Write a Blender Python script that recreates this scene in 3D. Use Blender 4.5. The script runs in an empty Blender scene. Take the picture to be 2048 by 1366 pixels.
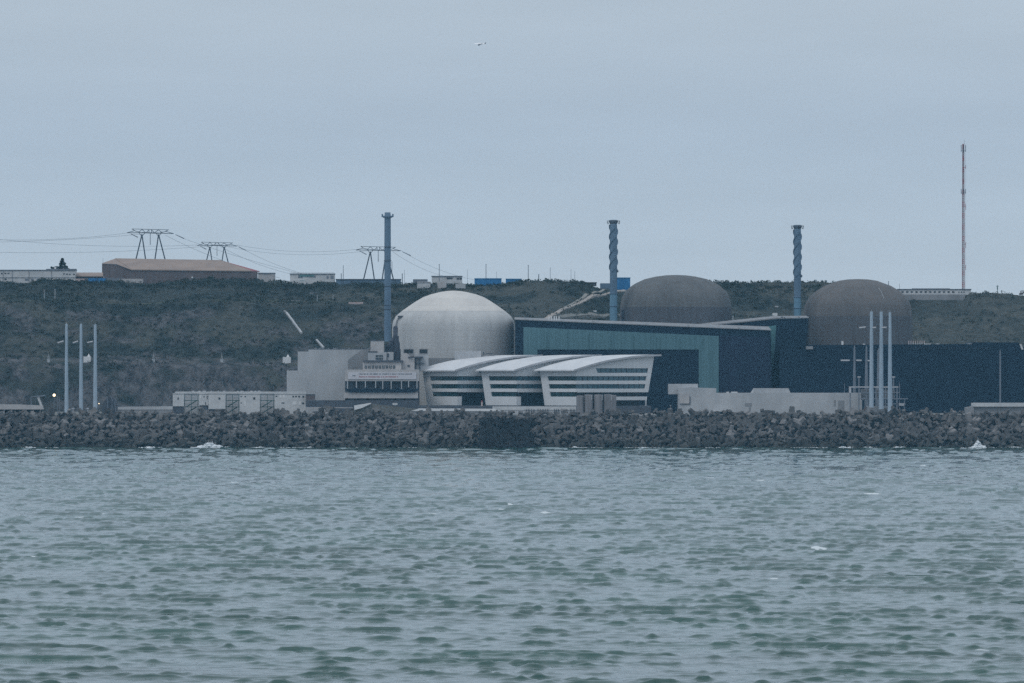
import bpy, math, random
import numpy as np
from mathutils import Vector, Matrix
random.seed(7); RNG = np.random.default_rng(7)
scene = bpy.context.scene
COL = scene.collection
R = math.radians

# ---------------------------------------------------------------- camera, sky, sun, exposure
F = 200.0/36.0*2048.0          # focal length in photo pixels
CAMZ, HY = 30.0, 759.0         # camera height (m), horizon row
cam = bpy.data.cameras.new("camera"); cam.lens = 200; cam.sensor_width = 36
cam.shift_y = (HY-683.0)/2048.0
cam.clip_start = 1.0; cam.clip_end = 60000
co = bpy.data.objects.new("camera", cam); COL.objects.link(co)
co.location = (0, 0, CAMZ); co.rotation_euler = (R(90), 0, 0)
scene.camera = co
scene.render.engine = 'CYCLES'
scene.cycles.use_denoising = False
scene.cycles.max_bounces = 6
scene.cycles.volume_bounces = 1
scene.view_settings.view_transform = 'Standard'
scene.view_settings.look = 'None'
scene.view_settings.exposure = 0.12
scene.view_settings.gamma = 1.0

SUN_EL, SUN_AZ = 52, 215       # azimuth measured clockwise from +Y
world = bpy.data.worlds.new("World"); scene.world = world; world.use_nodes = True
nt = world.node_tree; N = nt.nodes; L = nt.links
for n in list(N): N.remove(n)
out = N.new('ShaderNodeOutputWorld'); bg = N.new('ShaderNodeBackground')
bg.inputs['Strength'].default_value = 0.1
sky = N.new('ShaderNodeTexSky'); sky.sky_type = 'NISHITA'; sky.sun_disc = False
sky.sun_elevation = R(SUN_EL); sky.sun_rotation = R(SUN_AZ)
tc = N.new('ShaderNodeTexCoord'); sep = N.new('ShaderNodeSeparateXYZ')
L.new(tc.outputs['Generated'], sep.inputs[0])
ramp = N.new('ShaderNodeValToRGB')       # the cloud deck, horizon to zenith
els = ramp.color_ramp.elements
def lin(r, g, b):
    f = lambda v: ((v/255+0.055)/1.055)**2.4
    return (f(r), f(g), f(b))
def sc(c, k): return (c[0]*k, c[1]*k, c[2]*k, 1)
els[0].position = 0.0; els[0].color = sc(lin(184, 197, 210), 1.0)
els[1].position = 1.0; els[1].color = sc(lin(198, 205, 213), 1.22)
for p, c, k in ((0.022, (177, 192, 207), 1), (0.045, (170, 185, 202), 1), (0.064, (175, 188, 202), 1), (0.2, (178, 191, 206), 1.05), (0.55, (192, 203, 214), 1.15)):
    e = els.new(p); e.color = sc(lin(*c), k)
L.new(sep.outputs['Z'], ramp.inputs[0])
mp = N.new('ShaderNodeMapping'); mp.inputs['Scale'].default_value = (14, 14, 90)
mp.inputs['Rotation'].default_value = (0, R(2), 0)
L.new(tc.outputs['Generated'], mp.inputs[0])
cn = N.new('ShaderNodeTexNoise'); cn.inputs['Scale'].default_value = 1.3; cn.inputs['Detail'].default_value = 7; cn.inputs['Roughness'].default_value = 0.55
L.new(mp.outputs[0], cn.inputs['Vector'])
mr = N.new('ShaderNodeMapRange'); mr.inputs[1].default_value = 0.25; mr.inputs[2].default_value = 0.75
mr.inputs[3].default_value = 9.5; mr.inputs[4].default_value = 10.25
L.new(cn.outputs['Fac'], mr.inputs[0])
vm = N.new('ShaderNodeVectorMath'); vm.operation = 'SCALE'
L.new(ramp.outputs[0], vm.inputs[0]); L.new(mr.outputs[0], vm.inputs['Scale'])
mx = N.new('ShaderNodeMixRGB'); mx.inputs[0].default_value = 0.93     # thick overcast over the clear sky
L.new(sky.outputs[0], mx.inputs[1]); L.new(vm.outputs[0], mx.inputs[2])
L.new(mx.outputs[0], bg.inputs['Color']); L.new(bg.outputs[0], out.inputs['Surface'])

sd = bpy.data.lights.new("sun", 'SUN'); sd.energy = 0.6; sd.angle = R(20); sd.color = (1.0, 0.97, 0.93)
so = bpy.data.objects.new("sun", sd); COL.objects.link(so)
so.rotation_euler = (R(90-SUN_EL), 0, R(-SUN_AZ)+math.pi*0)
d = Vector((math.sin(R(SUN_AZ))*math.cos(R(SUN_EL)), math.cos(R(SUN_AZ))*math.cos(R(SUN_EL)), math.sin(R(SUN_EL))))
so.rotation_euler = d.to_track_quat('Z', 'Y').to_euler()

# ---------------------------------------------------------------- helpers
def X(px, Y): return (px-1024.0)/F*Y
def Z(py, Y): return CAMZ+(HY-py)/F*Y
def P(px, py, Y): return (X(px, Y), Y, Z(py, Y))

def mat(name, c1, c2=None, scale=0.3, rough=0.85, stretch=(1, 1, 1), detail=6, lo=0.35, hi=0.65, bump=0.0, bscale=1.0,
        metal=0.0, spec=0.3, fine=0.0, emit=None, estr=0):
    m = bpy.data.materials.new(name); m.use_nodes = True
    n = m.node_tree.nodes; l = m.node_tree.links; b = n['Principled BSDF']
    b.inputs['Roughness'].default_value = rough; b.inputs['Metallic'].default_value = metal
    b.inputs['Specular IOR Level'].default_value = spec
    if c2 is None: c2 = tuple(v*0.82 for v in c1)
    t = n.new('ShaderNodeTexCoord'); k = n.new('ShaderNodeMapping')
    k.inputs['Scale'].default_value = tuple(s*scale for s in stretch)
    l.new(t.outputs['Object'], k.inputs[0])
    q = n.new('ShaderNodeTexNoise'); q.inputs['Scale'].default_value = 1; q.inputs['Detail'].default_value = detail
    q.inputs['Roughness'].default_value = 0.6
    l.new(k.outputs[0], q.inputs['Vector'])
    r = n.new('ShaderNodeValToRGB'); r.color_ramp.elements[0].position = lo; r.color_ramp.elements[1].position = hi
    r.color_ramp.elements[0].color = (*c2, 1); r.color_ramp.elements[1].color = (*c1, 1)
    l.new(q.outputs['Fac'], r.inputs[0])
    l.new(r.outputs[0], b.inputs['Base Color'])
    if bump:
        w = n.new('ShaderNodeTexNoise'); w.inputs['Scale'].default_value = bscale; w.inputs['Detail'].default_value = 5
        l.new(t.outputs['Object'], w.inputs['Vector'])
        bm_ = n.new('ShaderNodeBump'); bm_.inputs['Strength'].default_value = bump; bm_.inputs['Distance'].default_value = 1.0
        l.new(w.outputs['Fac'], bm_.inputs['Height']); l.new(bm_.outputs[0], b.inputs['Normal'])
    if emit:
        b.inputs['Emission Color'].default_value = (*emit, 1); b.inputs['Emission Strength'].default_value = estr
    return m

class MB:
    def __init__(s): s.v = []; s.f = []; s.mi = []; s.smooth = []
    def add(s, vs, fs, mi=0, sm=False):
        o = len(s.v); s.v.extend([tuple(p) for p in vs])
        for f in fs: s.f.append(tuple(i+o for i in f)); s.mi.append(mi); s.smooth.append(sm)
        return s
    def box(s, x0, x1, y0, y1, z0, z1, mi=0):
        return s.add([(x0, y0, z0), (x1, y0, z0), (x1, y1, z0), (x0, y1, z0), (x0, y0, z1), (x1, y0, z1), (x1, y1, z1), (x0, y1, z1)],
                     [(0, 3, 2, 1), (4, 5, 6, 7), (0, 1, 5, 4), (1, 2, 6, 5), (2, 3, 7, 6), (3, 0, 4, 7)], mi)
    def extr(s, pts, vec, mi=0):
        n = len(pts); v = Vector(vec)
        a = [Vector(p) for p in pts]; b = [p+v for p in a]
        fs = [tuple(range(n)), tuple(range(2*n-1, n-1, -1))]
        for i in range(n): j = (i+1) % n; fs.append((i, i+n, j+n, j))
        return s.add(a+b, fs, mi)
    def pxbox(s, x0, x1, y0, y1, Y, dep, mi=0):          # front face at depth Y given in photo pixels
        return s.box(X(x0, Y), X(x1, Y), Y, Y+dep, Z(y1, Y), Z(y0, Y), mi)
    def front(s, pts, Y, dep, mi=0):
        return s.extr([P(a, b, Y) for a, b in pts], (0, dep, 0), mi)
    def tube(s, p, q, r0, r1=None, n=8, mi=0, sm=True, cap=True):
        r1 = r0 if r1 is None else r1
        p = Vector(p); q = Vector(q); d = (q-p).normalized()
        a = d.orthogonal().normalized(); b = d.cross(a)
        vs = []
        for c, r in ((p, r0), (q, r1)):
            for i in range(n):
                t = 2*math.pi*i/n; vs.append(c+a*(r*math.cos(t))+b*(r*math.sin(t)))
        fs = [(i, (i+1) % n, (i+1) % n+n, i+n) for i in range(n)]
        s.add(vs, fs, mi, sm)
        if cap: s.add(vs[:n], [tuple(range(n-1, -1, -1))], mi); s.add(vs[n:], [tuple(range(n))], mi)
        return s
    def path(s, pts, r, n=5, mi=0):
        for a, b in zip(pts[:-1], pts[1:]): s.tube(a, b, r, r, n, mi, cap=False)
        return s
    def lathe(s, cx, cy, prof, n=48, mi=0, sm=True, a0=0.0, a1=2*math.pi):
        vs = []; m = len(prof); full = abs(a1-a0-2*math.pi) < 1e-6
        k = n if full else n+1
        for i in range(k):
            t = a0+(a1-a0)*i/n
            for r, z in prof: vs.append((cx+r*math.cos(t), cy+r*math.sin(t), z))
        fs = []
        for i in range(n):
            j = (i+1) % k
            for q in range(m-1): fs.append((i*m+q, j*m+q, j*m+q+1, i*m+q+1))
        return s.add(vs, fs, mi, sm)
    def blob(s, c, rx, ry, rz, n=8, m=6, jit=0.15, mi=0, rng=random):
        vs = []
        for i in range(m+1):
            th = math.pi*i/m
            for j in range(n):
                ph = 2*math.pi*j/n; k = 1+rng.uniform(-jit, jit)
                vs.append((c[0]+rx*k*math.sin(th)*math.cos(ph), c[1]+ry*k*math.sin(th)*math.sin(ph), c[2]+rz*k*math.cos(th)))
        fs = [(i*n+j, (i+1)*n+j, (i+1)*n+(j+1) % n, i*n+(j+1) % n) for i in range(m) for j in range(n)]
        return s.add(vs, fs, mi)
    def mesh(s, name, mats, origin=(0, 0, 0)):
        me = bpy.data.meshes.new(name)
        o = Vector(origin)
        me.from_pydata([Vector(p)-o for p in s.v], [], s.f)
        for m in (mats if isinstance(mats, (list, tuple)) else [mats]): me.materials.append(m)
        me.polygons.foreach_set('material_index', s.mi)
        me.polygons.foreach_set('use_smooth', s.smooth)
        me.update(); return me
    def build(s, name, mats, parent=None, origin=None):
        if origin is None: origin = parent_origin(parent) if parent else (0, 0, 0)
        o = bpy.data.objects.new(name, s.mesh(name, mats, origin)); COL.objects.link(o)
        if parent: o.parent = parent
        else: o.location = origin
        return o

def parent_origin(p):
    v = Vector((0, 0, 0))
    while p is not None: v = v+Vector(p.location); p = p.parent
    return v
def tag(o, label=None, cat=None, group=None, kind=None):
    if label: o['label'] = label
    if cat: o['category'] = cat
    if group: o['group'] = group
    if kind: o['kind'] = kind
    return o
def thing(name, label, cat, loc=(0, 0, 0), group=None):
    o = bpy.data.objects.new(name, None); COL.objects.link(o); o.location = loc; o.empty_display_size = 1
    return tag(o, label, cat, group)
def dup(root, loc, label=None, rz=None, scale=None):
    def cp(o, par):
        c = o.copy(); COL.objects.link(c)
        if par: c.parent = par
        for ch in [k for k in COL.objects if k.parent == o]: cp(ch, c)
        return c
    r = cp(root, None); r.location = loc
    if rz is not None: r.rotation_euler = (0, 0, rz)
    if scale: r.scale = (scale,)*3
    if label: r['label'] = label
    return r
def hsh(ix, iy, s):
    v = np.sin(ix*127.1+iy*311.7+s*74.7)*43758.5453
    return v-np.floor(v)
def vnoise(x, y, s=0):
    ix = np.floor(x); iy = np.floor(y); fx = x-ix; fy = y-iy
    ux = fx*fx*(3-2*fx); uy = fy*fy*(3-2*fy)
    a = hsh(ix, iy, s); b = hsh(ix+1, iy, s); c = hsh(ix, iy+1, s); d_ = hsh(ix+1, iy+1, s)
    return a+(b-a)*ux+(c-a)*uy+(a-b-c+d_)*ux*uy
def fbm(x, y, o=4, s=0):
    t = 0; a = 0.5
    for i in range(o): t = t+a*vnoise(x, y, s+i*3.1); x = x*2.03+1.7; y = y*2.03+9.2; a *= 0.5
    return t
def grid_mesh(name, xs, ys, zs, mats, attrs=None, midx=None):
    r, c = zs.shape
    co_ = np.stack([xs, ys, zs], -1).reshape(-1, 3).astype(np.float32)
    i = np.arange(r*c).reshape(r, c)
    q = np.stack([i[:-1, :-1], i[:-1, 1:], i[1:, 1:], i[1:, :-1]], -1).reshape(-1, 4)
    me = bpy.data.meshes.new(name)
    me.vertices.add(len(co_)); me.vertices.foreach_set('co', co_.ravel())
    me.loops.add(q.size); me.loops.foreach_set('vertex_index', q.ravel().astype(np.int32))
    me.polygons.add(len(q)); me.polygons.foreach_set('loop_start', np.arange(0, q.size, 4, dtype=np.int32))
    me.polygons.foreach_set('use_smooth', np.ones(len(q), dtype=bool))
    for m in mats: me.materials.append(m)
    for k, v in (attrs or {}).items():
        a = me.attributes.new(k, 'FLOAT', 'POINT'); a.data.foreach_set('value', v.ravel().astype(np.float32))
    me.update(); me.validate()
    o = bpy.data.objects.new(name, me); COL.objects.link(o); return o

# ---------------------------------------------------------------- materials
M = {}
M['white_panel'] = mat('white_panel', (.72, .72, .72), (.64, .65, .66), .12, .6)
M['white_roof'] = mat('white_roof', (.70, .70, .71), (.60, .61, .63), .15, .55, stretch=(1, .4, 1))
M['pale'] = mat('pale', (.60, .60, .60), (.48, .49, .50), .25, .8)
M['concrete'] = mat('concrete', (.51, .515, .525), (.36, .37, .385), .09, .9, stretch=(1.5, 1.5, .6), lo=.3, hi=.72, detail=9)
M['concrete_dark'] = mat('concrete_dark', (.31, .31, .32), (.21, .215, .225), .12, .9, stretch=(1.6, 1.6, .5), detail=9, lo=.3, hi=.7)
M['concrete_warm'] = mat('concrete_warm', (.50, .48, .47), (.39, .38, .385), .2, .9, detail=8)
M['navy'] = mat('navy', (.010, .024, .046), (.006, .016, .032), .10, .6, stretch=(2, 2, .5), spec=.12)
M['navy_light'] = mat('navy_light', (.020, .030, .060), (.012, .021, .043), .10, .6, stretch=(2, 2, .5), spec=.12)
M['black'] = mat('black', (.018, .022, .028), (.010, .014, .018), .5, .6)
M['slate'] = mat('slate', (.10, .11, .13), (.06, .07, .09), .3, .8)
M['plane_white'] = mat('plane_white', (.93, .93, .94), (.88, .88, .89), .1, .3, spec=.5)
M['teal'] = mat('teal', (.110, .220, .250), (.052, .122, .145), .9, .45, stretch=(1.6, 1.6, .03), lo=.25, hi=.75, spec=.4)
M['teal_pale'] = mat('teal_pale', (.10, .24, .25), (.07, .17, .19), .4, .5, stretch=(2, 2, .1))
M['glass'] = mat('glass', (.012, .050, .052), (.006, .020, .026), .7, .12, stretch=(1, 1, .3), lo=.3, hi=.7, spec=.5)
M['glass_sky_tint'] = mat('glass_sky_tint', (.05, .12, .15), (.03, .08, .11), .5, .10, stretch=(1, 1, .3), spec=.6)  # sky reflection put into the base colour, bluer and lighter than the side glass
M['window_dark'] = mat('window_dark', (.035, .045, .055), (.02, .03, .04), 1, .3, spec=.5)
M['stack_blue'] = mat('stack_blue', (.135, .205, .285), (.10, .155, .225), .15, .65, stretch=(1, 1, .5))
M['stack_teal'] = mat('stack_teal', (.16, .29, .38), (.11, .21, .30), .15, .65, stretch=(1, 1, .5))
M['mast_grey'] = mat('mast_grey', (.42, .50, .58), (.33, .41, .49), .2, .6, stretch=(1, 1, .25))
M['mast_dim'] = mat('mast_dim', (.20, .22, .26), (.15, .17, .20), .2, .7, stretch=(1, 1, .3))
M['steel'] = mat('steel', (.10, .12, .15), (.07, .085, .11), .5, .55, metal=.2)
M['steel_pale'] = mat('steel_pale', (.45, .48, .50), (.36, .38, .40), .4, .6)
M['wire'] = mat('wire', (.10, .12, .14), (.08, .10, .12), .5, .6)
M['brick'] = mat('brick', (.155, .125, .125), (.115, .095, .098), .12, .85, stretch=(2.5, 2.5, .3))
M['brick_roof'] = mat('brick_roof', (.33, .255, .215), (.26, .205, .18), .10, .8, stretch=(1, 1, .3))
M['blue'] = mat('blue', (.025, .19, .44), (.018, .14, .34), .3, .55, stretch=(3, 3, .3))
M['blue_light'] = mat('blue_light', (.07, .27, .48), (.05, .21, .40), .3, .5)
M['red'] = mat('red', (.34, .075, .085), (.26, .06, .07), .5, .6)
M['mast_white'] = mat('mast_white', (.50, .50, .52), None, .5, .6)
M['mast_pale'] = mat('mast_pale', (.34, .25, .26), None, .5, .6)
M['green_steel'] = mat('green_steel', (.06, .14, .13), (.04, .10, .10), .5, .6)
M['fume'] = mat('fume', (.05, .055, .075), (.03, .035, .05), .4, .7)
M['pink'] = mat('pink', (.52, .42, .40), (.42, .34, .33), .4, .8)
M['gravel'] = mat('gravel', (.30, .29, .27), (.20, .20, .18), .3, .95, detail=10)
M['earth_path'] = mat('earth_path', (.40, .36, .33), (.28, .26, .24), .35, .95, detail=10)
M['ground'] = mat('ground', (.20, .20, .19), (.13, .13, .12), .05, .95, detail=10)
M['leaf'] = mat('leaf', (.030, .048, .030), (.016, .028, .020), .25, .9)
M['leaf_grey'] = mat('leaf_grey', (.060, .070, .046), (.036, .046, .034), .2, .9)
M['leaf_dark'] = mat('leaf_dark', (.022, .032, .022), (.012, .018, .014), .5, .9)
M['bark'] = mat('bark', (.08, .06, .045), None, 1, .9)
M['foam'] = mat('foam', (.86, .88, .90), (.74, .78, .81), 1.5, .9, bump=.4, bscale=2)
M['mark_dark'] = mat('mark_dark', (.24, .25, .28), None, 1, .8)
M['mark_red'] = mat('mark_red', (.46, .26, .28), None, 1, .8)
M['banner'] = mat('banner', (.62, .61, .64), (.54, .54, .58), .2, .75)
M['silo'] = mat('silo', (.27, .26, .27), (.15, .15, .16), .4, .9, stretch=(2.5, 2.5, .15), lo=.3, hi=.7)
M['lamp'] = mat('lamp', (1, .9, .75), None, 1, .5, emit=(1.0, .78, .48), estr=2.2)

def dome_mat(name, c1, c2, ring, dirt, dark=None):
    m = mat(name, c1, c2, .07, .92, stretch=(1.4, 1.4, .5), lo=.28, hi=.74, detail=10, bump=.12, bscale=1.2)
    n = m.node_tree.nodes; l = m.node_tree.links; b = n['Principled BSDF']
    src = b.inputs['Base Color'].links[0].from_socket
    t = n.new('ShaderNodeTexCoord'); s = n.new('ShaderNodeSeparateXYZ'); l.new(t.outputs['Object'], s.inputs[0])
    # pour joints: thin horizontal rings
    a = n.new('ShaderNodeMath'); a.operation = 'MODULO'; a.inputs[1].default_value = ring; l.new(s.outputs['Z'], a.inputs[0])
    c = n.new('ShaderNodeMath'); c.operation = 'LESS_THAN'; c.inputs[1].default_value = .22; l.new(a.outputs[0], c.inputs[0])
    at = n.new('ShaderNodeMath'); at.operation = 'ARCTAN2'; l.new(s.outputs['Y'], at.inputs[0]); l.new(s.outputs['X'], at.inputs[1])
    am = n.new('ShaderNodeMath'); am.operation = 'MULTIPLY'; am.inputs[1].default_value = 26; l.new(at.outputs[0], am.inputs[0])
    aa = n.new('ShaderNodeMath'); aa.operation = 'ADD'; aa.inputs[1].default_value = 200; l.new(am.outputs[0], aa.inputs[0])
    a2 = n.new('ShaderNodeMath'); a2.operation = 'MODULO'; a2.inputs[1].default_value = 4.1; l.new(aa.outputs[0], a2.inputs[0])
    c2_ = n.new('ShaderNodeMath'); c2_.operation = 'LESS_THAN'; c2_.inputs[1].default_value = .16; l.new(a2.outputs[0], c2_.inputs[0])
    mxx = n.new('ShaderNodeMath'); mxx.operation = 'MAXIMUM'; l.new(c.outputs[0], mxx.inputs[0]); l.new(c2_.outputs[0], mxx.inputs[1])
    sc_ = n.new('ShaderNodeMath'); sc_.operation = 'MULTIPLY'; sc_.inputs[1].default_value = .16; l.new(mxx.outputs[0], sc_.inputs[0])
    x1 = n.new('ShaderNodeMixRGB'); x1.inputs[2].default_value = (*[v*.55 for v in c2], 1)
    l.new(sc_.outputs[0], x1.inputs[0]); l.new(src, x1.inputs[1])
    # run-off streaks and grime
    k = n.new('ShaderNodeMapping'); k.inputs['Scale'].default_value = (.5, .5, .035); l.new(t.outputs['Object'], k.inputs[0])
    q = n.new('ShaderNodeTexNoise'); q.inputs['Scale'].default_value = 1.0; q.inputs['Detail'].default_value = 8; l.new(k.outputs[0], q.inputs['Vector'])
    r = n.new('ShaderNodeMapRange'); r.inputs[1].default_value = .45; r.inputs[2].default_value = .75; r.inputs[4].default_value = dirt; l.new(q.outputs['Fac'], r.inputs[0])
    x2 = n.new('ShaderNodeMixRGB'); x2.inputs[2].default_value = (*[v*.5 for v in c2], 1)
    l.new(r.outputs[0], x2.inputs[0]); l.new(x1.outputs[0], x2.inputs[1])
    last = x2
    l.new(last.outputs[0], b.inputs['Base Color'])
    return m
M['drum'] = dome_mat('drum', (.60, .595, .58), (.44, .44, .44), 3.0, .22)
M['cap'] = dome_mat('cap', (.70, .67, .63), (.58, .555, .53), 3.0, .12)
M['old_dome'] = dome_mat('old_dome', (.165, .163, .162), (.105, .107, .110), 2.6, .35)
M['old_dome_red'] = dome_mat('old_dome_red', (.170, .155, .150), (.115, .110, .110), 2.6, .3)
M['old_dome_low'] = dome_mat('old_dome_low', (.140, .136, .144), (.098, .098, .106), 2.6, .3)
M['old_drum'] = dome_mat('old_drum', (.125, .125, .138), (.088, .090, .102), 2.6, .4)

def hill_material():
    m = bpy.data.materials.new('hillside'); m.use_nodes = True
    n = m.node_tree.nodes; l = m.node_tree.links; b = n['Principled BSDF']
    b.inputs['Roughness'].default_value = .95; b.inputs['Specular IOR Level'].default_value = .1
    t = n.new('ShaderNodeTexCoord')
    def noise(s, d, st=(1, 1, 1), ro=.6):
        k = n.new('ShaderNodeMapping'); k.inputs['Scale'].default_value = tuple(s*v for v in st); l.new(t.outputs['Object'], k.inputs[0])
        q = n.new('ShaderNodeTexNoise'); q.inputs['Scale'].default_value = 1; q.inputs['Detail'].default_value = d; q.inputs['Roughness'].default_value = ro
        l.new(k.outputs[0], q.inputs['Vector']); return q
    def ramp_(q, a, b_, lo, hi):
        r = n.new('ShaderNodeValToRGB'); r.color_ramp.elements[0].position = lo; r.color_ramp.elements[1].position = hi
        r.color_ramp.elements[0].color = (*a, 1); r.color_ramp.elements[1].color = (*b_, 1); l.new(q.outputs['Fac'], r.inputs[0]); return r
    g = ramp_(noise(.22, 10, ro=.82), (.005, .013, .014), (.066, .078, .074), .38, .64)      # scrub
    h = ramp_(noise(.2, 10, ro=.8), (.036, .044, .042), (.125, .126, .112), .36, .66)       # dry grass, bracken
    s = ramp_(noise(.22, 10, (1, 1, .6), ro=.82), (.014, .019, .026), (.25, .24, .245), .38, .72)   # bare rock
    at1 = n.new('ShaderNodeAttribute'); at1.attribute_name = 'grass'
    at2 = n.new('ShaderNodeAttribute'); at2.attribute_name = 'rock'
    x1 = n.new('ShaderNodeMixRGB'); l.new(at1.outputs['Fac'], x1.inputs[0]); l.new(g.outputs[0], x1.inputs[1]); l.new(h.outputs[0], x1.inputs[2])
    x2 = n.new('ShaderNodeMixRGB'); l.new(at2.outputs['Fac'], x2.inputs[0]); l.new(x1.outputs[0], x2.inputs[1]); l.new(s.outputs[0], x2.inputs[2])
    l.new(x2.outputs[0], b.inputs['Base Color'])
    bq = noise(1.2, 8, ro=.7); bp = n.new('ShaderNodeBump'); bp.inputs['Strength'].default_value = .8; bp.inputs['Distance'].default_value = 1.2
    l.new(bq.outputs['Fac'], bp.inputs['Height']); l.new(bp.outputs[0], b.inputs['Normal'])
    return m
M['hill'] = hill_material()

def sea_material():
    m = bpy.data.materials.new('sea_water'); m.use_nodes = True
    n = m.node_tree.nodes; l = m.node_tree.links; b = n['Principled BSDF']
    b.inputs['IOR'].default_value = 1.333
    t = n.new('ShaderNodeTexCoord')
    q = n.new('ShaderNodeTexNoise'); q.inputs['Scale'].default_value = .02; q.inputs['Detail'].default_value = 4; l.new(t.outputs['Object'], q.inputs['Vector'])
    r = n.new('ShaderNodeValToRGB'); r.color_ramp.elements[0].position = .35; r.color_ramp.elements[1].position = .65
    r.color_ramp.elements[0].color = (.014, .060, .052, 1); r.color_ramp.elements[1].color = (.024, .088, .075, 1); l.new(q.outputs['Fac'], r.inputs[0])
    at = n.new('ShaderNodeAttribute'); at.attribute_name = 'foam'
    fq = n.new('ShaderNodeTexNoise'); fq.inputs['Scale'].default_value = 2.5; fq.inputs['Detail'].default_value = 6; l.new(t.outputs['Object'], fq.inputs['Vector'])
    ad = n.new('ShaderNodeMath'); ad.operation = 'MULTIPLY_ADD'; ad.inputs[1].default_value = 1.6; l.new(at.outputs['Fac'], ad.inputs[0])
    sb = n.new('ShaderNodeMath'); sb.operation = 'SUBTRACT'; sb.inputs[1].default_value = 1.15; l.new(fq.outputs['Fac'], sb.inputs[0]); l.new(sb.outputs[0], ad.inputs[2])
    cl = n.new('ShaderNodeMapRange'); cl.inputs[1].default_value = 0; cl.inputs[2].default_value = .25; l.new(ad.outputs[0], cl.inputs[0])
    x = n.new('ShaderNodeMixRGB'); x.inputs[2].default_value = (.62, .67, .69, 1); l.new(cl.outputs[0], x.inputs[0]); l.new(r.outputs[0], x.inputs[1])
    l.new(x.outputs[0], b.inputs['Base Color'])
    rr = n.new('ShaderNodeMapRange'); rr.inputs[3].default_value = .04; rr.inputs[4].default_value = .8; l.new(cl.outputs[0], rr.inputs[0]); l.new(rr.outputs[0], b.inputs['Roughness'])
    k = n.new('ShaderNodeMapping'); k.inputs['Scale'].default_value = (.55, 1.0, 1.0); l.new(t.outputs['Object'], k.inputs[0])
    w = n.new('ShaderNodeTexNoise'); w.inputs['Scale'].default_value = 1.3; w.inputs['Detail'].default_value = 6; w.inputs['Roughness'].default_value = .6; l.new(k.outputs[0], w.inputs['Vector'])
    bp = n.new('ShaderNodeBump'); bp.inputs['Strength'].default_value = .5; bp.inputs['Distance'].default_value = .10
    l.new(w.outputs['Fac'], bp.inputs['Height']); l.new(bp.outputs[0], b.inputs['Normal'])
    return m
M['sea'] = sea_material()

def block_material(name, c1, c2):
    m = mat(name, c1, c2, .8, .95, detail=9, lo=.3, hi=.7, bump=.25, bscale=1.5)
    n = m.node_tree.nodes; l = m.node_tree.links; b = n['Principled BSDF']
    src = b.inputs['Base Color'].links[0].from_socket
    g = n.new('ShaderNodeNewGeometry'); s = n.new('ShaderNodeSeparateXYZ'); l.new(g.outputs['Position'], s.inputs[0])
    q = n.new('ShaderNodeTexNoise'); q.inputs['Scale'].default_value = .25; q.inputs['Detail'].default_value = 6; l.new(g.outputs['Position'], q.inputs['Vector'])
    ma = n.new('ShaderNodeMath'); ma.operation = 'MULTIPLY_ADD'; ma.inputs[1].default_value = 7; l.new(q.outputs['Fac'], ma.inputs[0]); l.new(s.outputs['Z'], ma.inputs[2])
    mr_ = n.new('ShaderNodeMapRange'); mr_.inputs[1].default_value = 4.5; mr_.inputs[2].default_value = 9.5; mr_.inputs[3].default_value = .8; mr_.inputs[4].default_value = 0; l.new(ma.outputs[0], mr_.inputs[0])
    x = n.new('ShaderNodeMixRGB'); x.inputs[2].default_value = (.035, .040, .036, 1)      # weed on the tidal band
    l.new(mr_.outputs[0], x.inputs[0]); l.new(src, x.inputs[1]); l.new(x.outputs[0], b.inputs['Base Color'])
    return m
M['block_a'] = block_material('block_a', (.165, .158, .155), (.085, .082, .082))
M['block_b'] = block_material('block_b', (.115, .113, .114), (.060, .060, .063))
M['block_c'] = block_material('block_c', (.27, .258, .255), (.15, .146, .147))
M['rock_dark'] = mat('rock_dark', (.020, .023, .026), (.007, .009, .012), .4, .9, detail=8, bump=.4, bscale=1)

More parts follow.
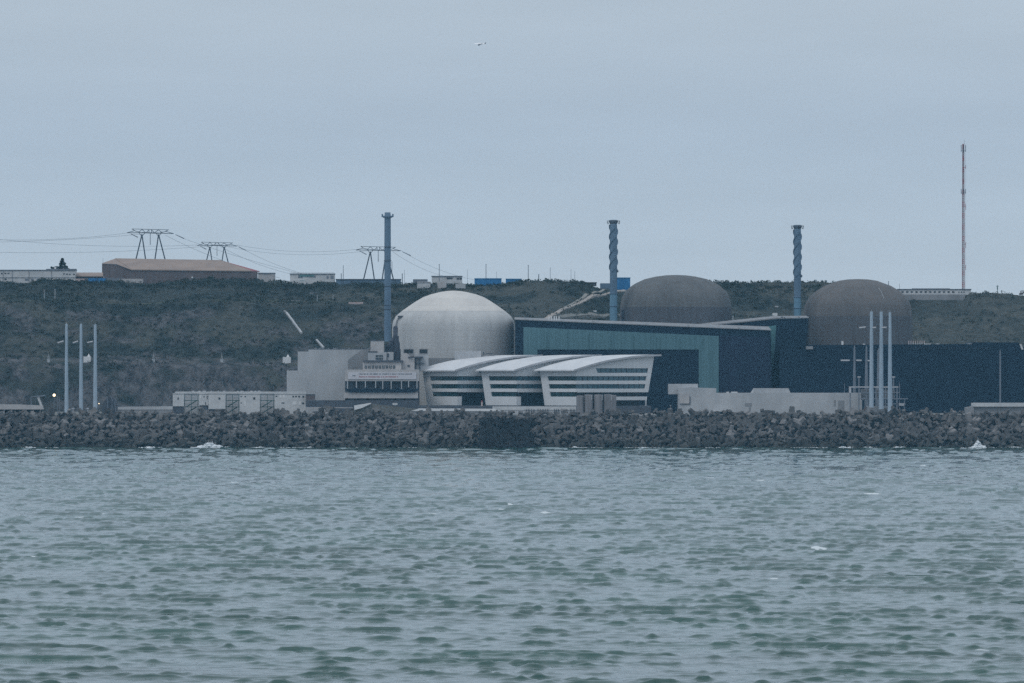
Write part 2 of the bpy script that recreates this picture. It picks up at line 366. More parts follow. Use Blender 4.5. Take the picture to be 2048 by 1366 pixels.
# ---------------------------------------------------------------- sea
def build_sea():
    ds = 0.00074
    rows = [20, 80, 160, 250, 340, 420, 480]
    y = 505.0
    while y < 2500: rows.append(y); y += y*ds
    rows += [2500, 2515, 2532]
    rows = np.array(rows)
    inner = np.linspace(-.108, .108, 900)
    outer = .108+(np.linspace(0, 1, 26)[1:]**2)*1.2
    tx = np.concatenate([-outer[::-1], inner, outer])
    YY = np.repeat(rows[:, None], len(tx), 1)
    XX = YY*tx[None, :]
    XX[:8] = np.sign(tx)[None, :]*np.abs(tx)[None, :]*np.maximum(rows[:8], 200)[:, None]
    cell = np.maximum(YY*ds*1.15, .25)
    zz = np.zeros_like(XX); dx = np.zeros_like(XX); dy = np.zeros_like(XX); jac = np.zeros_like(XX)
    # long low swell, wind sea with wide crests, and a short cross chop
    comps = []
    for n, l0, l1, spread, ak, main in ((14, 13, 26, .3, .009, 256), (70, 3.0, 8, .30, .0105, 256), (80, 1.2, 3.2, .36, .0150, 266), (40, 2.2, 7, .35, .0095, 222), (34, 2.0, 6, .35, .0090, 306)):
        for i in range(n):
            lam = math.exp(RNG.uniform(math.log(l0), math.log(l1))); comps.append((lam, R(main)+RNG.normal(0, spread), RNG.uniform(0, 6.283), ak*lam/6.283))
    g1 = .55+1.0*fbm(XX/34, YY/90, 3, 5); g2 = .45+1.15*fbm(XX/18, YY/50, 3, 15)
    for lam, th, ph, a in comps:
        k = 2*math.pi/lam; kx, ky = k*math.cos(th), k*math.sin(th)
        fade = np.clip((lam-1.5*cell)/(1.0*cell), 0, 1)
        A = a*fade*(1 if lam > 13 else g1 if lam > 5 else g2)
        p = kx*XX+ky*YY+ph
        c = np.cos(p); s_ = np.sin(p)
        zz += A*c; dx -= A*math.cos(th)*s_; dy -= A*math.sin(th)*s_
        jac += A*k*c
    sg_ = float(zz[60:900].std())+1e-4; q_ = np.clip(zz/sg_, -4, 6); zz = sg_*(np.exp(.27*q_)-1)/.27
    inn = (np.abs(tx)[None, :] < .109)*np.clip((YY-470)/50, 0, 1)
    sg_ = float(zz[60:900].std())+1e-4; q_ = np.clip(zz/sg_, -3, 2.8); zz = sg_*(np.exp(.5*q_)-1)/.5*.8
    zz *= inn; dx *= inn; dy *= inn
    foam = np.clip((jac-.42)*2.2, 0, .85)*inn*(vnoise(XX/14, YY/30, 8) > .78)
    spots = [(212, 1028, 1.0), (160, 1034, .8), (1090, 1026, 1.3), (1000, 1020, .6), (1745, 988, 1.4), (1640, 1098, 1.6), (1962, 1300, 1.2),
             (1095, 1137, .5), (62, 1113, .8), (1520, 961, .7), (1420, 956, .7), (1404, 1272, .5), (1020, 1010, .6), (1845, 931, .5), (1548, 1157, .7), (470, 965, .8), (860, 1028, 1.0)]
    for px, py, w in spots:
        Y0 = CAMZ*F/(py-HY); X0 = X(px, Y0)
        sx = 13*w*Y0/F; sy = 2.2*Y0*Y0/(F*CAMZ)*max(.5, w*.6)
        e = np.exp(-((XX-X0)/sx)**2-((YY-Y0)/sy)**2)
        foam = np.maximum(foam, e*1.0*(.5+1.1*vnoise(XX*1.6, YY*.4, 3)))
    o = grid_mesh('sea', XX+dx, YY+dy, zz, [M['sea']], {'foam': foam})
    tag(o, 'grey green choppy sea with small whitecaps', None, None, 'structure')
build_sea()

# ---------------------------------------------------------------- ground, hill
YB = 2945.0
SKY = [(-1500, 560), (-200, 563), (0, 566), (150, 567), (300, 570), (360, 566), (420, 563), (470, 564), (520, 567), (560, 569), (600, 573), (640, 572), (700, 567), (780, 574), (850, 573), (900, 575),
       (950, 574), (1000, 574), (1045, 567), (1090, 562), (1130, 565), (1170, 570), (1200, 578), (1245, 580), (1300, 576), (1400, 571), (1460, 569), (1500, 567), (1580, 570), (1625, 566), (1650, 569), (1700, 576),
       (1790, 590), (1810, 602), (1925, 602), (1940, 588), (1985, 587), (2030, 590), (2048, 592), (2300, 600), (3600, 610)]
GZ = 14.2
def brow(x):
    px = 1024+x/YB*F
    py = np.interp(px, [s[0] for s in SKY], [s[1] for s in SKY])
    return CAMZ+(HY-py)/F*YB
KY = [2700, 2800, 2814, 2826, 2838, 2882, 2897, YB, YB+8]
KF = [0, 0, .32, .39, .405, .82, .835, 1.0, .995]
KF2 = [0, 0, .10, .19, .29, .64, .73, 1.0, .995]
def terrain(x, y, detail=True):
    x = np.asarray(x, float); y = np.asarray(y, float)
    px = 1024+x/YB*F
    wv = y+5*np.sin(x*.021+1)+4*(fbm(x/45, y/60, 2, 3)-.4)*np.clip((y-2790)/20, 0, 1)*np.clip((YB-y)/30, 0, 1)
    wv = np.where(y >= YB-1, y, np.minimum(wv, YB))
    f1 = np.interp(wv, KY, KF); f2 = np.interp(wv, KY, KF2)
    b = np.clip((px-880)/240, 0, 1)
    f = f1*(1-b)+f2*b
    z = GZ+(brow(x)-GZ)*f
    on = np.clip((y-2802)/10, 0, 1)*np.clip((YB+60-y)/60, .12, 1)
    z = z+on*3.2*(fbm(x/20, y/34, 4, 11)-.45)*np.clip((YB-y)/20, .25, 1)
    if detail:
        scr = np.clip((fbm(x/17, y/17, 3, 21)-.34)*5, 0, 1)*np.where(px > 1830, .35, 1)
        lump = 1-np.abs(2*vnoise(x/2.6, y/2.6, 31)-1); lump2 = 1-np.abs(2*vnoise(x/1.2, y/1.2, 37)-1)
        z = z+on*(scr*(1.15*lump+.5*lump2+1.0*fbm(x/5, y/5, 2, 41))+.25*fbm(x/1.5, y/1.5, 2, 47))*np.clip((YB+40-y)/20, .15, .8)
    return z
def hit(px, py, off=0.0):
    lo = 2801.0
    for Y in np.arange(2801, YB+1, .5):
        if float(terrain(X(px, Y), Y, False)) >= Z(py, Y)-off: return Y
    return YB
def build_hill():
    xs = np.concatenate([np.linspace(-1700, -300, 40)[:-1], np.linspace(-300, 300, 860), np.linspace(300, 1700, 40)[1:]])
    ys = np.concatenate([[2796], np.arange(2800, YB+24, .75), np.linspace(YB+30, 3780, 14)])
    XX, YY = np.meshgrid(xs, ys)
    zz = terrain(XX, YY); zz[0] -= 4
    px = 1024+XX/YY*F; py = HY-(zz-CAMZ)/YY*F
    grass = np.clip((fbm(XX/24, YY/18, 5, 61)-.43)*7, 0, 1)*.95
    grass = np.maximum(grass, np.clip((px-1790)/80, 0, 1)*(.25+.75*fbm(XX/12, YY/16, 3, 66)))
    grass = grass*np.where((YY > 2902) & (px < 640), .3, 1)
    e = np.exp(-((px-730)/60)**2-((YY-2915)/16)**2); grass = np.maximum(grass, e)
    grass = np.maximum(grass, np.exp(-((YY-2832)/5)**2)*.35*(px < 900))
    grass = np.maximum(grass, np.exp(-((YY-2890)/5)**2)*.55*(px < 900))
    rock = np.clip((2834-YY)/8, 0, 1)*np.clip((fbm(XX/9, YY/5, 4, 71)-.34)*6, 0, 1)*np.where(px < 1000, .95, .3)
    rock = np.maximum(rock, np.clip((fbm(XX/13, YY/7, 5, 77)-.52)*8, 0, 1)*.75*(px < 900)*np.clip((2885-YY)/8, 0, 1))
    o = grid_mesh('hillside', XX, YY, zz, [M['hill']], {'grass': grass, 'rock': rock})
    tag(o, 'dark scrub covered hillside rising behind the plant', None, None, 'structure')
build_hill()
g = MB()
gx = [-1700, -800, -300, 0, 300, 800, 1700]
for a, b in zip(gx[:-1], gx[1:]): g.add([(a, 2533, GZ), (b, 2533, GZ), (b, 2798, GZ), (a, 2798, GZ)], [(0, 1, 2, 3)])
tag(g.build('ground', M['ground']), 'flat grey platform behind the breakwater', kind='structure')

def ribbon(name, pts, w, m, label, lift=.25, vert=False):
    b = MB(); vs = []
    for px, py in pts:
        Y = hit(px, py); x = X(px, Y)
        vs.append((x, Y))
    fine = []
    for (x0, y0), (x1, y1) in zip(vs[:-1], vs[1:]):
        k = max(2, int(math.hypot(x1-x0, y1-y0)/1.5))
        for i in range(k): t = i/k; fine.append((x0+(x1-x0)*t, y0+(y1-y0)*t))
    fine.append(vs[-1])
    L_ = []; 
    for i, (x, y) in enumerate(fine):
        a = fine[max(0, i-1)]; c = fine[min(len(fine)-1, i+1)]
        t = Vector((c[0]-a[0], c[1]-a[1], 0)).normalized(); nrm = Vector((-t.y, t.x, 0))
        for s in (-.5, .5):
            q = Vector((x, y, 0))+nrm*(w*s); zt = max(float(terrain(x, y)), float(terrain(q.x, q.y)))+lift
            L_.append((q.x, q.y, zt))
        for s in (.5, -.5):
            q = Vector((x, y, 0))+nrm*(w*s); L_.append((q.x, q.y, float(terrain(q.x, q.y))-2.0))
    n = len(fine); fs = []
    for i in range(n-1):
        o = 4*i
        for j in range(4): fs.append((o+j, o+(j+1) % 4, o+4+(j+1) % 4, o+4+j))
    fs += [(3, 2, 1, 0), (4*n-4, 4*n-3, 4*n-2, 4*n-1)]
    b.add(L_, fs)
    return b.build(name, m)
tag(ribbon('dirt_road', [(1092, 640), (1120, 625), (1160, 608), (1200, 594), (1232, 584), (1250, 582)], 2.6, M['earth_path'], ''), 'pale dirt road climbing the hill behind the green hall', kind='structure')
tag(ribbon('gravel_track', [(1125, 622), (1150, 607), (1185, 591), (1208, 580)], 1.5, M['gravel'], ''), 'grey gravel track running above the dirt road', kind='structure')
tag(ribbon('yard', [(1105, 637), (1140, 635), (1180, 634), (1245, 637)], 5, M['ground'], ''), 'grey gravel yard at the foot of the dirt road', kind='structure')
tag(ribbon('terrace_path', [(0, 606), (90, 607), (200, 607), (330, 606), (450, 608), (560, 607), (660, 607), (725, 606)], 3, M['leaf_grey'], '', .15), 'overgrown terrace path along the hillside', kind='structure')

def scrub():
    n = 10500
    px = RNG.uniform(-60, 2110, n); y = 2803+(YB+6-2803)*RNG.uniform(0, 1, n)**.85
    y[:1800] = RNG.uniform(YB-9, YB+3, 1800)
    x = (px-1024)/F*y
    dens = fbm(x/17, y/17, 3, 21)
    keep = (dens > .36) & ~((px > 1800) & (RNG.uniform(0, 1, n) > .3)) & ~((px > 1795) & (px < 1938) & (y > YB-16))
    x = x[keep]; y = y[keep]; px = px[keep]; k = len(x)
    z = terrain(x, y)
    s = RNG.uniform(.5, 1.25, k)
    q = 13
    c = np.repeat(np.stack([x, y, z], -1), q, 0); ss = np.repeat(s, q)
    off = RNG.normal(0, 1, (k*q, 3)); off /= np.linalg.norm(off, axis=1)[:, None]; off *= (RNG.uniform(.3, 1, k*q)**.5)[:, None]
    off[:, 2] = np.abs(off[:, 2])*.9
    c = c+off*(ss*1.35)[:, None]
    u = RNG.normal(0, 1, (k*q, 3)); u /= np.linalg.norm(u, axis=1)[:, None]
    w = np.cross(u, RNG.normal(0, 1, (k*q, 3))); w /= np.linalg.norm(w, axis=1)[:, None]
    h = (ss*RNG.uniform(.22, .48, k*q))[:, None]
    v = np.stack([c-u*h, c+w*h*.7, c+u*h, c-w*h*.7], 1).reshape(-1, 3)
    f = np.arange(len(v)).reshape(-1, 4)
    me = bpy.data.meshes.new('scrub'); me.from_pydata(v.tolist(), [], f.tolist())
    for m in ('leaf', 'leaf_grey', 'leaf_dark'): me.materials.append(M[m])
    mi = np.repeat(RNG.choice(3, k, p=[.5, .15, .35]), q)
    me.polygons.foreach_set('material_index', mi.astype(np.int32)); me.update()
    o = bpy.data.objects.new('scrub', me); COL.objects.link(o)
    tag(o, 'low dark gorse and bramble scrub over the hillside', 'scrub', kind='stuff')
scrub()

# ---------------------------------------------------------------- breakwater
def embankment():
    xs = np.concatenate([np.linspace(-1700, -300, 30)[:-1], np.linspace(-300, 300, 300), np.linspace(300, 1700, 30)[1:]])
    prof = np.array([(2500, -4), (2506, -1.2), (2512, 3), (2518, 7), (2524, 11), (2528, 13.0), (2532, 14.0), (2536, 14.15)])
    XX, _ = np.meshgrid(xs, prof[:, 0]); YY = np.repeat(prof[:, 0][:, None], len(xs), 1); ZZ = np.repeat(prof[:, 1][:, None], len(xs), 1)
    ZZ = ZZ+np.where(YY < 2531, .9*(fbm(XX/4, YY/4, 3, 91)-.5), 0)-.2
    o = grid_mesh('shore_embankment', XX, YY, ZZ, [M['rock_dark']])
    tag(o, 'dark rubble embankment under the armour blocks', kind='structure')
embankment()
def tetrapod(rng):
    b = MB(); r3 = math.sqrt(8)/3
    dirs = [Vector((0, 0, 1)), Vector((r3, 0, -1/3)), Vector((-r3/2, r3*math.sqrt(3)/2, -1/3)), Vector((-r3/2, -r3*math.sqrt(3)/2, -1/3))]
    for d_ in dirs: b.tube(d_*-.15, d_*1.0, .50, .34, 6, sm=False)
    return b
def cube_block(rng):
    b = MB(); k = .62; c = .14
    # grooved cube: bevelled corners, tapered, a notch down each side
    prof = [(1, .25), (1, .8), (.8, 1), (.25, 1), (.18, .8), (-.18, .8), (-.25, 1), (-.8, 1), (-1, .8), (-1, .25), (-.8, .18), (-.8, -.18), (-1, -.25), (-1, -.8), (-.8, -1), (-.25, -1), (-.18, -.8), (.18, -.8), (.25, -1), (.8, -1), (1, -.8), (1, -.25), (.8, -.18), (.8, .18)]
    n = len(prof)
    vs = [(x*k*1.06, y*k*1.06, -k) for x, y in prof]+[(x*k*.92, y*k*.92, k) for x, y in prof]
    fs = [tuple(range(n-1, -1, -1)), tuple(range(n, 2*n))]+[(i, (i+1) % n, (i+1) % n+n, i+n) for i in range(n)]
    return b.add(vs, fs)
def wedge_block(rng):
    b = MB()
    for i in range(3):       # two anvil ends joined by a waist
        pass
    b.box(-.36, .36, -.36, .36, -.45, .45)
    b.add([(-.95, -.42, .38), (.95, -.42, .38), (.8, .42, .38), (-.8, .42, .38), (-.7, -.34, .86), (.7, -.34, .86), (.6, .34, .86), (-.6, .34, .86)],
          [(0, 3, 2, 1), (4, 5, 6, 7), (0, 1, 5, 4), (1, 2, 6, 5), (2, 3, 7, 6), (3, 0, 4, 7)])
    b.add([(-.42, -.95, -.86), (.42, -.95, -.86), (.42, .8, -.86), (-.42, .8, -.86), (-.34, -.8, -.38), (.34, -.8, -.38), (.34, .7, -.38), (-.34, .7, -.38)],
          [(0, 3, 2, 1), (4, 5, 6, 7), (0, 1, 5, 4), (1, 2, 6, 5), (2, 3, 7, 6), (3, 0, 4, 7)])
    return b
KINDS = [tetrapod(random), cube_block(random), wedge_block(random)]
BM = ['block_a', 'block_b', 'block_c']
def armour():
    meshes = {(i, j): k.mesh('armour_block', M[BM[j]]) for i, k in enumerate(KINDS) for j in range(3)}
    rng = random.Random(5)
    cand = []
    for r in range(9):
        t = r/8.0
        y0 = 2504.5+t*22.5; z0 = -.6+t*15.0
        x = -340.0
        while x < 340:
            x += rng.uniform(2.4, 4.2)
            s = rng.choice([rng.uniform(1.2, 1.9), rng.uniform(1.6, 2.4), rng.uniform(2.2, 3.3)])
            jj = rng.uniform(-1, 1)
            cand.append((x, y0+rng.uniform(-1.0, 1.2), z0+rng.uniform(-.6, .8)+(rng.uniform(-.6, .6) if r == 8 else 0), s, rng.choices([0, 1, 2], [.45, .25, .30])[0], rng.choices([0, 1, 2], [.53, .37, .10])[0],
                         (rng.uniform(0, 6.28), rng.uniform(0, 6.28), rng.uniform(0, 6.28))))
    vis = [c for c in cand if abs(c[0]) < 232]
    vis.sort(key=lambda c: -c[3]); solo = set(id(c) for c in vis[:300])
    rest = MB()
    from mathutils import Euler
    for c in cand:
        x, y, z, s, i, j, e = c
        if id(c) in solo:
            o = bpy.data.objects.new('armour_block', meshes[(i, j)]); COL.objects.link(o)
            o.location = (x, y, z); o.rotation_euler = e; o.scale = (s, s, s)
            tag(o, 'big grey concrete armour block lying jumbled among its like on the breakwater', 'concrete block', 'concrete armour blocks of the breakwater')
        else:
            mtx = Matrix.Translation((x, y, z)) @ Euler(e).to_matrix().to_4x4() @ Matrix.Scale(s, 4)
            k = KINDS[i]; rest.add([mtx @ Vector(v) for v in k.v], k.f, j)
    o = rest.build('armour_blocks_heap', [M[b] for b in BM]); o.name = 'rubble_mound'
    tag(o, 'mass of smaller grey concrete blocks filling the breakwater slope', 'rubble', kind='stuff')
armour()
b = MB(); rr = random.Random(3)
for i in range(330):
    px = rr.uniform(962, 1062); f_ = rr.uniform(0, 1)*.86; py = 900-f_*70; Y = 2489+f_*24+rr.uniform(-.8, .8)
    c = P(px, py, Y); s = rr.uniform(.7, 1.7); b.blob(c, s*1.3, s, s*.9, 6, 4, .32, rng=rr)
b.extr([(X(966, 2490), 2490, -2), (X(1058, 2490), 2490, -2), (X(1056, 2506), 2506, 8), (X(968, 2506), 2506, 8)], (0, 8, 0))
tag(b.build('rock_outcrop', M['rock_dark'], None, (X(1012, 2500), 2500, 0)), 'dark wet rock outcrop jutting from the middle of the breakwater', 'rock')

def splash(name, px, py, w, h, seed, label):
    Y = 2498.0; rg = random.Random(seed); b = MB(); c0 = P(px, py, Y); base = 0.1; m = Y/F
    for i in range(26):
        t = rg.uniform(-1, 1); hh = max(0, 1-abs(t)**.6)*h*m
        for k in range(3):
            z = base+rg.uniform(0, 1)**1.3*hh*.95
            s = rg.uniform(.25, .7)*(1.2-z/(h*m+1)*.6)
            b.blob((c0[0]+t*w*m*.5*(1-.5*z/(h*m)), Y+rg.uniform(-1, 1), z), s*1.5, s*1.2, s, 6, 4, .3, rng=rg)
    for i in range(60):
        t = rg.gauss(0, .35); z = base+rg.uniform(0, h*m*1.15)*(1-min(1, abs(t)))
        s = rg.uniform(.06, .16); b.blob((c0[0]+t*w*m*.5, Y+rg.uniform(-1, 1), z), s, s, s, 5, 3, .2, rng=rg)
    for i in range(40):
        t = rg.uniform(-1.5, 1.5); s = rg.uniform(.12, .34)
        b.blob((c0[0]+t*w*m*.5, Y+rg.uniform(-2, 1), .12), s*3, s*1.5, s, 6, 4, .3, rng=rg)
    tag(b.build(name, M['foam'], None, (c0[0], Y, 0)), label, 'splash')
splash('wave_splash', 420, 893, 52, 14, 1, 'wide low white splash of a wave breaking on the left breakwater')
splash('wave_splash', 1956, 893, 22, 18, 2, 'narrow white spray column where a wave hits the right breakwater')
b = MB(); rg = random.Random(9)
for cx, w in ((300, 46), (520, 24), (1150, 16), (1690, 30), (1735, 22), (1800, 40), (1880, 18), (2030, 26), (620, 10), (60, 30), (1290, 12)):
    for i in range(int(w*.9)):
        px = cx+rg.gauss(0, w/3); k = math.exp(-((px-cx)/(w*.4))**2); s = rg.uniform(.05, .32)*(.3+k); x = X(px, 2497)
        b.blob((x, 2497+rg.uniform(-2, 3), rg.uniform(0, .25)), s*2.2, s*1.6, s, 6, 4, .35, rng=rg)
for px in np.arange(-40, 2100, 2.3):
    if float(vnoise(np.array(px/34.0), np.array(3.0), 5)) > .55:
        s = rg.uniform(.04, .13); b.blob((X(px+rg.uniform(-1, 1), 2497), 2497+rg.uniform(-1, 4), rg.uniform(0, .15)), s*3.2, s*2, s, 6, 4, .35, rng=rg)
tag(b.build('surf', M['foam']), 'thin broken line of white surf at the foot of the breakwater', 'surf', kind='stuff')

# ---------------------------------------------------------------- reactor buildings
def prof_px(pts, Y, cx):      # (radius px, row px) -> metres
    return [(r*Y/F, Z(py, Y)) for r, py in pts]
Yr = 2725.0
t = thing('reactor_building', 'pale concrete reactor dome with a near white cap beside the plain blue stack', 'reactor building', (X(907, Yr), Yr, GZ))
c = (X(907, Yr), Yr)
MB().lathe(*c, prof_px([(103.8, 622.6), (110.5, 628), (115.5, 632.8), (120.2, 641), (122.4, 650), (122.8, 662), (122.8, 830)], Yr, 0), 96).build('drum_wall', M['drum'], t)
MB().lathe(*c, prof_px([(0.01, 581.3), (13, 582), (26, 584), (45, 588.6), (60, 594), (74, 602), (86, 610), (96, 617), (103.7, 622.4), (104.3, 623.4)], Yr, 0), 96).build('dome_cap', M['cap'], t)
s = MB(); 
for a0 in (3.55,):
    for k in range(14):
        py = 633+k*3.4; rpx = np.interp(py, [622, 632, 641, 650, 830], [105.5, 116.6, 121.4, 123.6, 124.1])
        s.box(c[0]+rpx*Yr/F*math.cos(a0)-.5, c[0]+rpx*Yr/F*math.cos(a0)+.5, c[1]+rpx*Yr/F*math.sin(a0)-.5, c[1]+rpx*Yr/F*math.sin(a0)+.3, Z(py+3.0, Yr), Z(py, Yr))
s.build('ladder', M['concrete_dark'], t)
a0 = 3.62; MB().box(c[0]+117*Yr/F*math.cos(a0)-1.6, c[0]+117*Yr/F*math.cos(a0)+1.6, c[1]+117*Yr/F*math.sin(a0)-1.2, c[1]+117*Yr/F*math.sin(a0)+2, Z(635, Yr), Z(632, Yr)).build('platform', M['slate'], t)

def old_reactor(cx, Y, pts, split, label, capmat, drummat):
    t = thing('reactor_building', label, 'reactor building', (X(cx, Y), Y, GZ)); c = (X(cx, Y), Y)
    up = [p for p in pts if p[1] <= split]; lo = [p for p in pts if p[1] >= split]
    MB().lathe(*c, prof_px(up, Y, 0), 96).build('dome_cap', capmat, t)
    lo = [(r+.25 if i == 0 else r, z) for i, (r, z) in enumerate(lo)]
    MB().lathe(*c, prof_px(lo, Y, 0), 96).build('drum_wall', drummat, t)
    return t, c
o1, c1 = old_reactor(1351.5, 2765, [(0.01, 549.8), (20, 550.6), (39, 553), (62, 558.2), (80, 566.5), (90, 573), (101, 583), (107, 594), (110, 605), (111.3, 615), (111.5, 630), (111.5, 830)], 615, 'dark grey reactor dome rising behind the green glazed hall', M['old_dome'], M['old_drum'])
o2, c2 = old_reactor(1715.5, 2765, [(0.01, 558), (20, 558.8), (38, 561.4), (66, 571.6), (82, 581), (94, 591.5), (102, 602), (106.5, 613), (108.6, 633), (109, 660), (109, 830)], 633, 'brownish grey reactor dome behind the right group of poles', M['old_dome_red'], M['old_dome_low'])
s = MB(); 
pp = [(1753, 577.5), (1757, 584), (1760, 592), (1762, 598)]
pv = []
for px, py in pp:
    rad = np.interp(py, [571, 581, 591, 602], [66, 82, 94, 102])*2765/F+.15; dx_ = X(px, 2765)-c2[0]
    pv.append((X(px, 2765), 2765-math.sqrt(max(0, rad*rad-dx_*dx_)), Z(py, 2765)))
s.path(pv, .14, 5).build('ladder', M['steel_pale'], o2)
for k in (0, 1):
    cc, oo = ((c1, o1), (c2, o2))[k]
    MB().box(cc[0]-26.5, cc[0]-24.0, 2755, 2758, GZ, Z(620 if k == 0 else 632, 2760)).build('cable_shaft', M['fume'], oo)

# ---------------------------------------------------------------- stacks
def stack(cx, Y, top, bot, wpx, m1, m2, helical, label, rings):
    t = thing('vent_stack', label, 'chimney', (X(cx, Y), Y, Z(bot, Y))); c = (X(cx, Y), Y); r = wpx/2*Y/F
    MB().lathe(*c, [(0.01, Z(top-.2, Y)), (r*.9, Z(top-.2, Y)), (r*.98, Z(top+12, Y)), (r, Z(top+60, Y)), (r, Z(rings[0], Y))], 24).build('upper_shaft', m1, t)
    MB().lathe(*c, [(r*1.02, Z(rings[0], Y)), (r*1.04, Z(bot, Y))], 24).build('lower_shaft', m2, t)
    col = MB()
    if helical: col.lathe(*c, [(r*.95, Z(top+8, Y)), (r*1.22, Z(top+4, Y)), (r*1.30, Z(top+.6, Y)), (r*1.02, Z(top+.4, Y))], 24)
    else: col.lathe(*c, [(r*1.0, Z(top+11, Y)), (r*1.5, Z(top+10, Y)), (r*1.55, Z(top+6.5, Y)), (r*1.45, Z(top+6.5, Y)), (r*1.4, Z(top+9, Y)), (r*1.0, Z(top+9, Y))], 24)
    col.build('top_collar', M['steel'] if helical else m1, t)
    br = MB()
    for sx in (-1, 1):
        x0 = c[0]+sx*r*1.3
        br.box(x0-.35+sx*.5, x0+.35+sx*.5, c[1]-.6, c[1]+.6, Z(top+9-(3 if helical else 0), Y), Z(top+(1 if helical else 3), Y))
        br.box(min(x0, x0+sx*.6)-.1, max(x0, x0+sx*.6)+.1, c[1]-.3, c[1]+.3, Z(top+8, Y), Z(top+6.4, Y))
    br.build('warning_light_bracket', M['steel_pale'] if helical else m1, t)
    for py in rings:
        MB().lathe(*c, [(r*1.0, Z(py+1.1, Y)), (r*1.18, Z(py+1.0, Y)), (r*1.18, Z(py-.4, Y)), (r*1.0, Z(py-.5, Y))], 24).build('ring_platform', m1 if helical else M['steel'], t)
    if helical:
        h = MB(); z0 = Z(top+104, Y); z1 = Z(top+10, Y); turns = 1.55
        for st in range(3):
            n = 90; vs = []
            for i in range(n+1):
                u = i/n; a = u*turns*2*math.pi+st*2*math.pi/3; z = z0+(z1-z0)*u; ca, sa = math.cos(a), math.sin(a)
                for rr_, dz in ((r*.95, -.22), (r*1.26, -.22), (r*1.26, .22), (r*.95, .22)): vs.append((c[0]+rr_*ca, c[1]+rr_*sa, z+dz))
            fs = [(4*i+j, 4*i+(j+1) % 4, 4*i+4+(j+1) % 4, 4*i+4+j) for i in range(n) for j in range(4)]
            h = MB().add(vs, fs); h.build('helical_strake', m1, t)
        MB().box(c[0]+r*.9, c[0]+r*1.35, c[1]-1, c[1]+.4, Z(top+104, Y), Z(top+100.5, Y)).build('junction_box', M['steel'], t)
    else:
        MB().tube((c[0]+r*1.35, c[1]-.5, Z(545, Y)), (c[0]+r*1.35, c[1]-.5, Z(523, Y)), .12).box(c[0]+r*.9, c[0]+r*1.55, c[1]-.7, c[1]-.3, Z(547, Y), Z(545.6, Y)).build('cable_rail', M['steel'], t)
    return t
stack(775.2, 2690, 425, 683, 13.0, M['stack_blue'], M['stack_blue'], False, 'tall plain blue ventilation stack left of the pale dome', [572, 493.5, 521, 610, 618])
stack(1227, 2745, 440, 648, 14.6, M['stack_blue'], M['stack_teal'], True, 'blue stack with spiral strakes in front of the left grey dome', [587, 612])
stack(1595, 2750, 450, 640, 14.2, M['stack_blue'], M['stack_teal'], True, 'blue spiral straked stack left of the brownish dome', [594, 616])

# ---------------------------------------------------------------- turbine halls
Yh = 2690.0
t = thing('turbine_hall', 'long dark hall with green glazed frame between the pale dome and the grey dome', 'hall', (X(1290, Yh), Yh, GZ))
MB().front([(1030.5, 640), (1541.5, 661.4), (1544, 745), (1542, 790), (1542, 832), (1030.5, 832)], Yh, 30).build('wall', M['navy'], t)
MB().front([(1047, 654), (1437.5, 672), (1437.5, 800), (1397.5, 800), (1397.5, 699), (1075, 699), (1075, 800), (1047, 800)], Yh-.5, .5).build('glazing', M['teal'], t)
MB().front([(1439, 670.5), (1539.5, 675), (1542, 745), (1540, 787), (1439, 787)], Yh-.3, .3).build('cladding', M['navy_light'], t)
for x in (1093, 1135, 1178, 1222, 1267, 1313, 1320, 1360, 1405): MB().pxbox(x-.22, x+.22, 661+(x-1047)*.0461, 698, Yh-.75, .24).build('mullion', M['teal_pale'], t)
# roof: pitched up toward the back, pale membrane, proud of the wall by 0.1 m
a, b_, = P(1029, 639.4, Yh-.6), P(1542.5, 661, Yh-.6)
q0 = (a[0], Yh+30, a[2]+1.2); q1 = (b_[0], Yh+30, b_[2]+1.9)
MB().extr([a, b_, q1, q0], (0, 0, .3)).build('roof', M['concrete_dark'], t)
rg = random.Random(4)
for i in range(48):
    f_ = rg.uniform(.02, .99); x = a[0]+(b_[0]-a[0])*f_; y = Yh+rg.uniform(1, 10); z = a[2]+(b_[2]-a[2])*f_+.5
    w = rg.uniform(.3, 1.6); MB().box(x, x+w, y, y+1, z, z+rg.uniform(.2, .7)+(y-Yh)*.04).build('roof_unit', M['steel_pale'], t)
e = MB()
for x in (1098, 1103, 1108.5, 1113, 1118): e.pxbox(x-1.3, x+1.3, 632.5, 643, Yh+12, 1.6)
e.build('roof_vents', M['white_panel'], t)

Y2 = 2722.0
t = thing('turbine_hall', 'dark hall with leaning end wall between the two grey domes', 'hall', (X(1570, Y2), Y2, GZ))
MB().front([(1380, 656), (1556, 638), (1616.5, 637), (1611, 700), (1604.5, 790), (1604.5, 832), (1380, 832)], Y2, 20).build('wall', M['navy'], t)
MB().front([(1534, 653), (1552.5, 650.5), (1550, 692), (1546.5, 738), (1543, 738), (1541, 700)], Y2-.4, .4).build('glazing', M['teal_pale'], t)  # pale teal panel stands in for the lit facet of the wall
a, m_, b_ = P(1379, 655.2, Y2-.5), P(1556, 637.2, Y2-.5), P(1617, 636.2, Y2-.5)
MB().extr([a, m_, (m_[0], Y2+20, m_[2]+1.1), (a[0], Y2+20, a[2]+1.1)], (0, 0, .5)).extr([m_, b_, (b_[0], Y2+20, b_[2]+1.1), (m_[0], Y2+20, m_[2]+1.1)], (0, 0, .3)).build('roof', M['concrete_dark'], t)
rg = random.Random(14)
for i in range(20):
    f_ = rg.uniform(.0, .98); x = m_[0]+(b_[0]-m_[0])*f_; MB().box(x, x+rg.uniform(.4, 1.2), Y2+2, Y2+3, m_[2]+.3, m_[2]+rg.uniform(.7, 1.1)).build('roof_unit', M['steel_pale'], t)

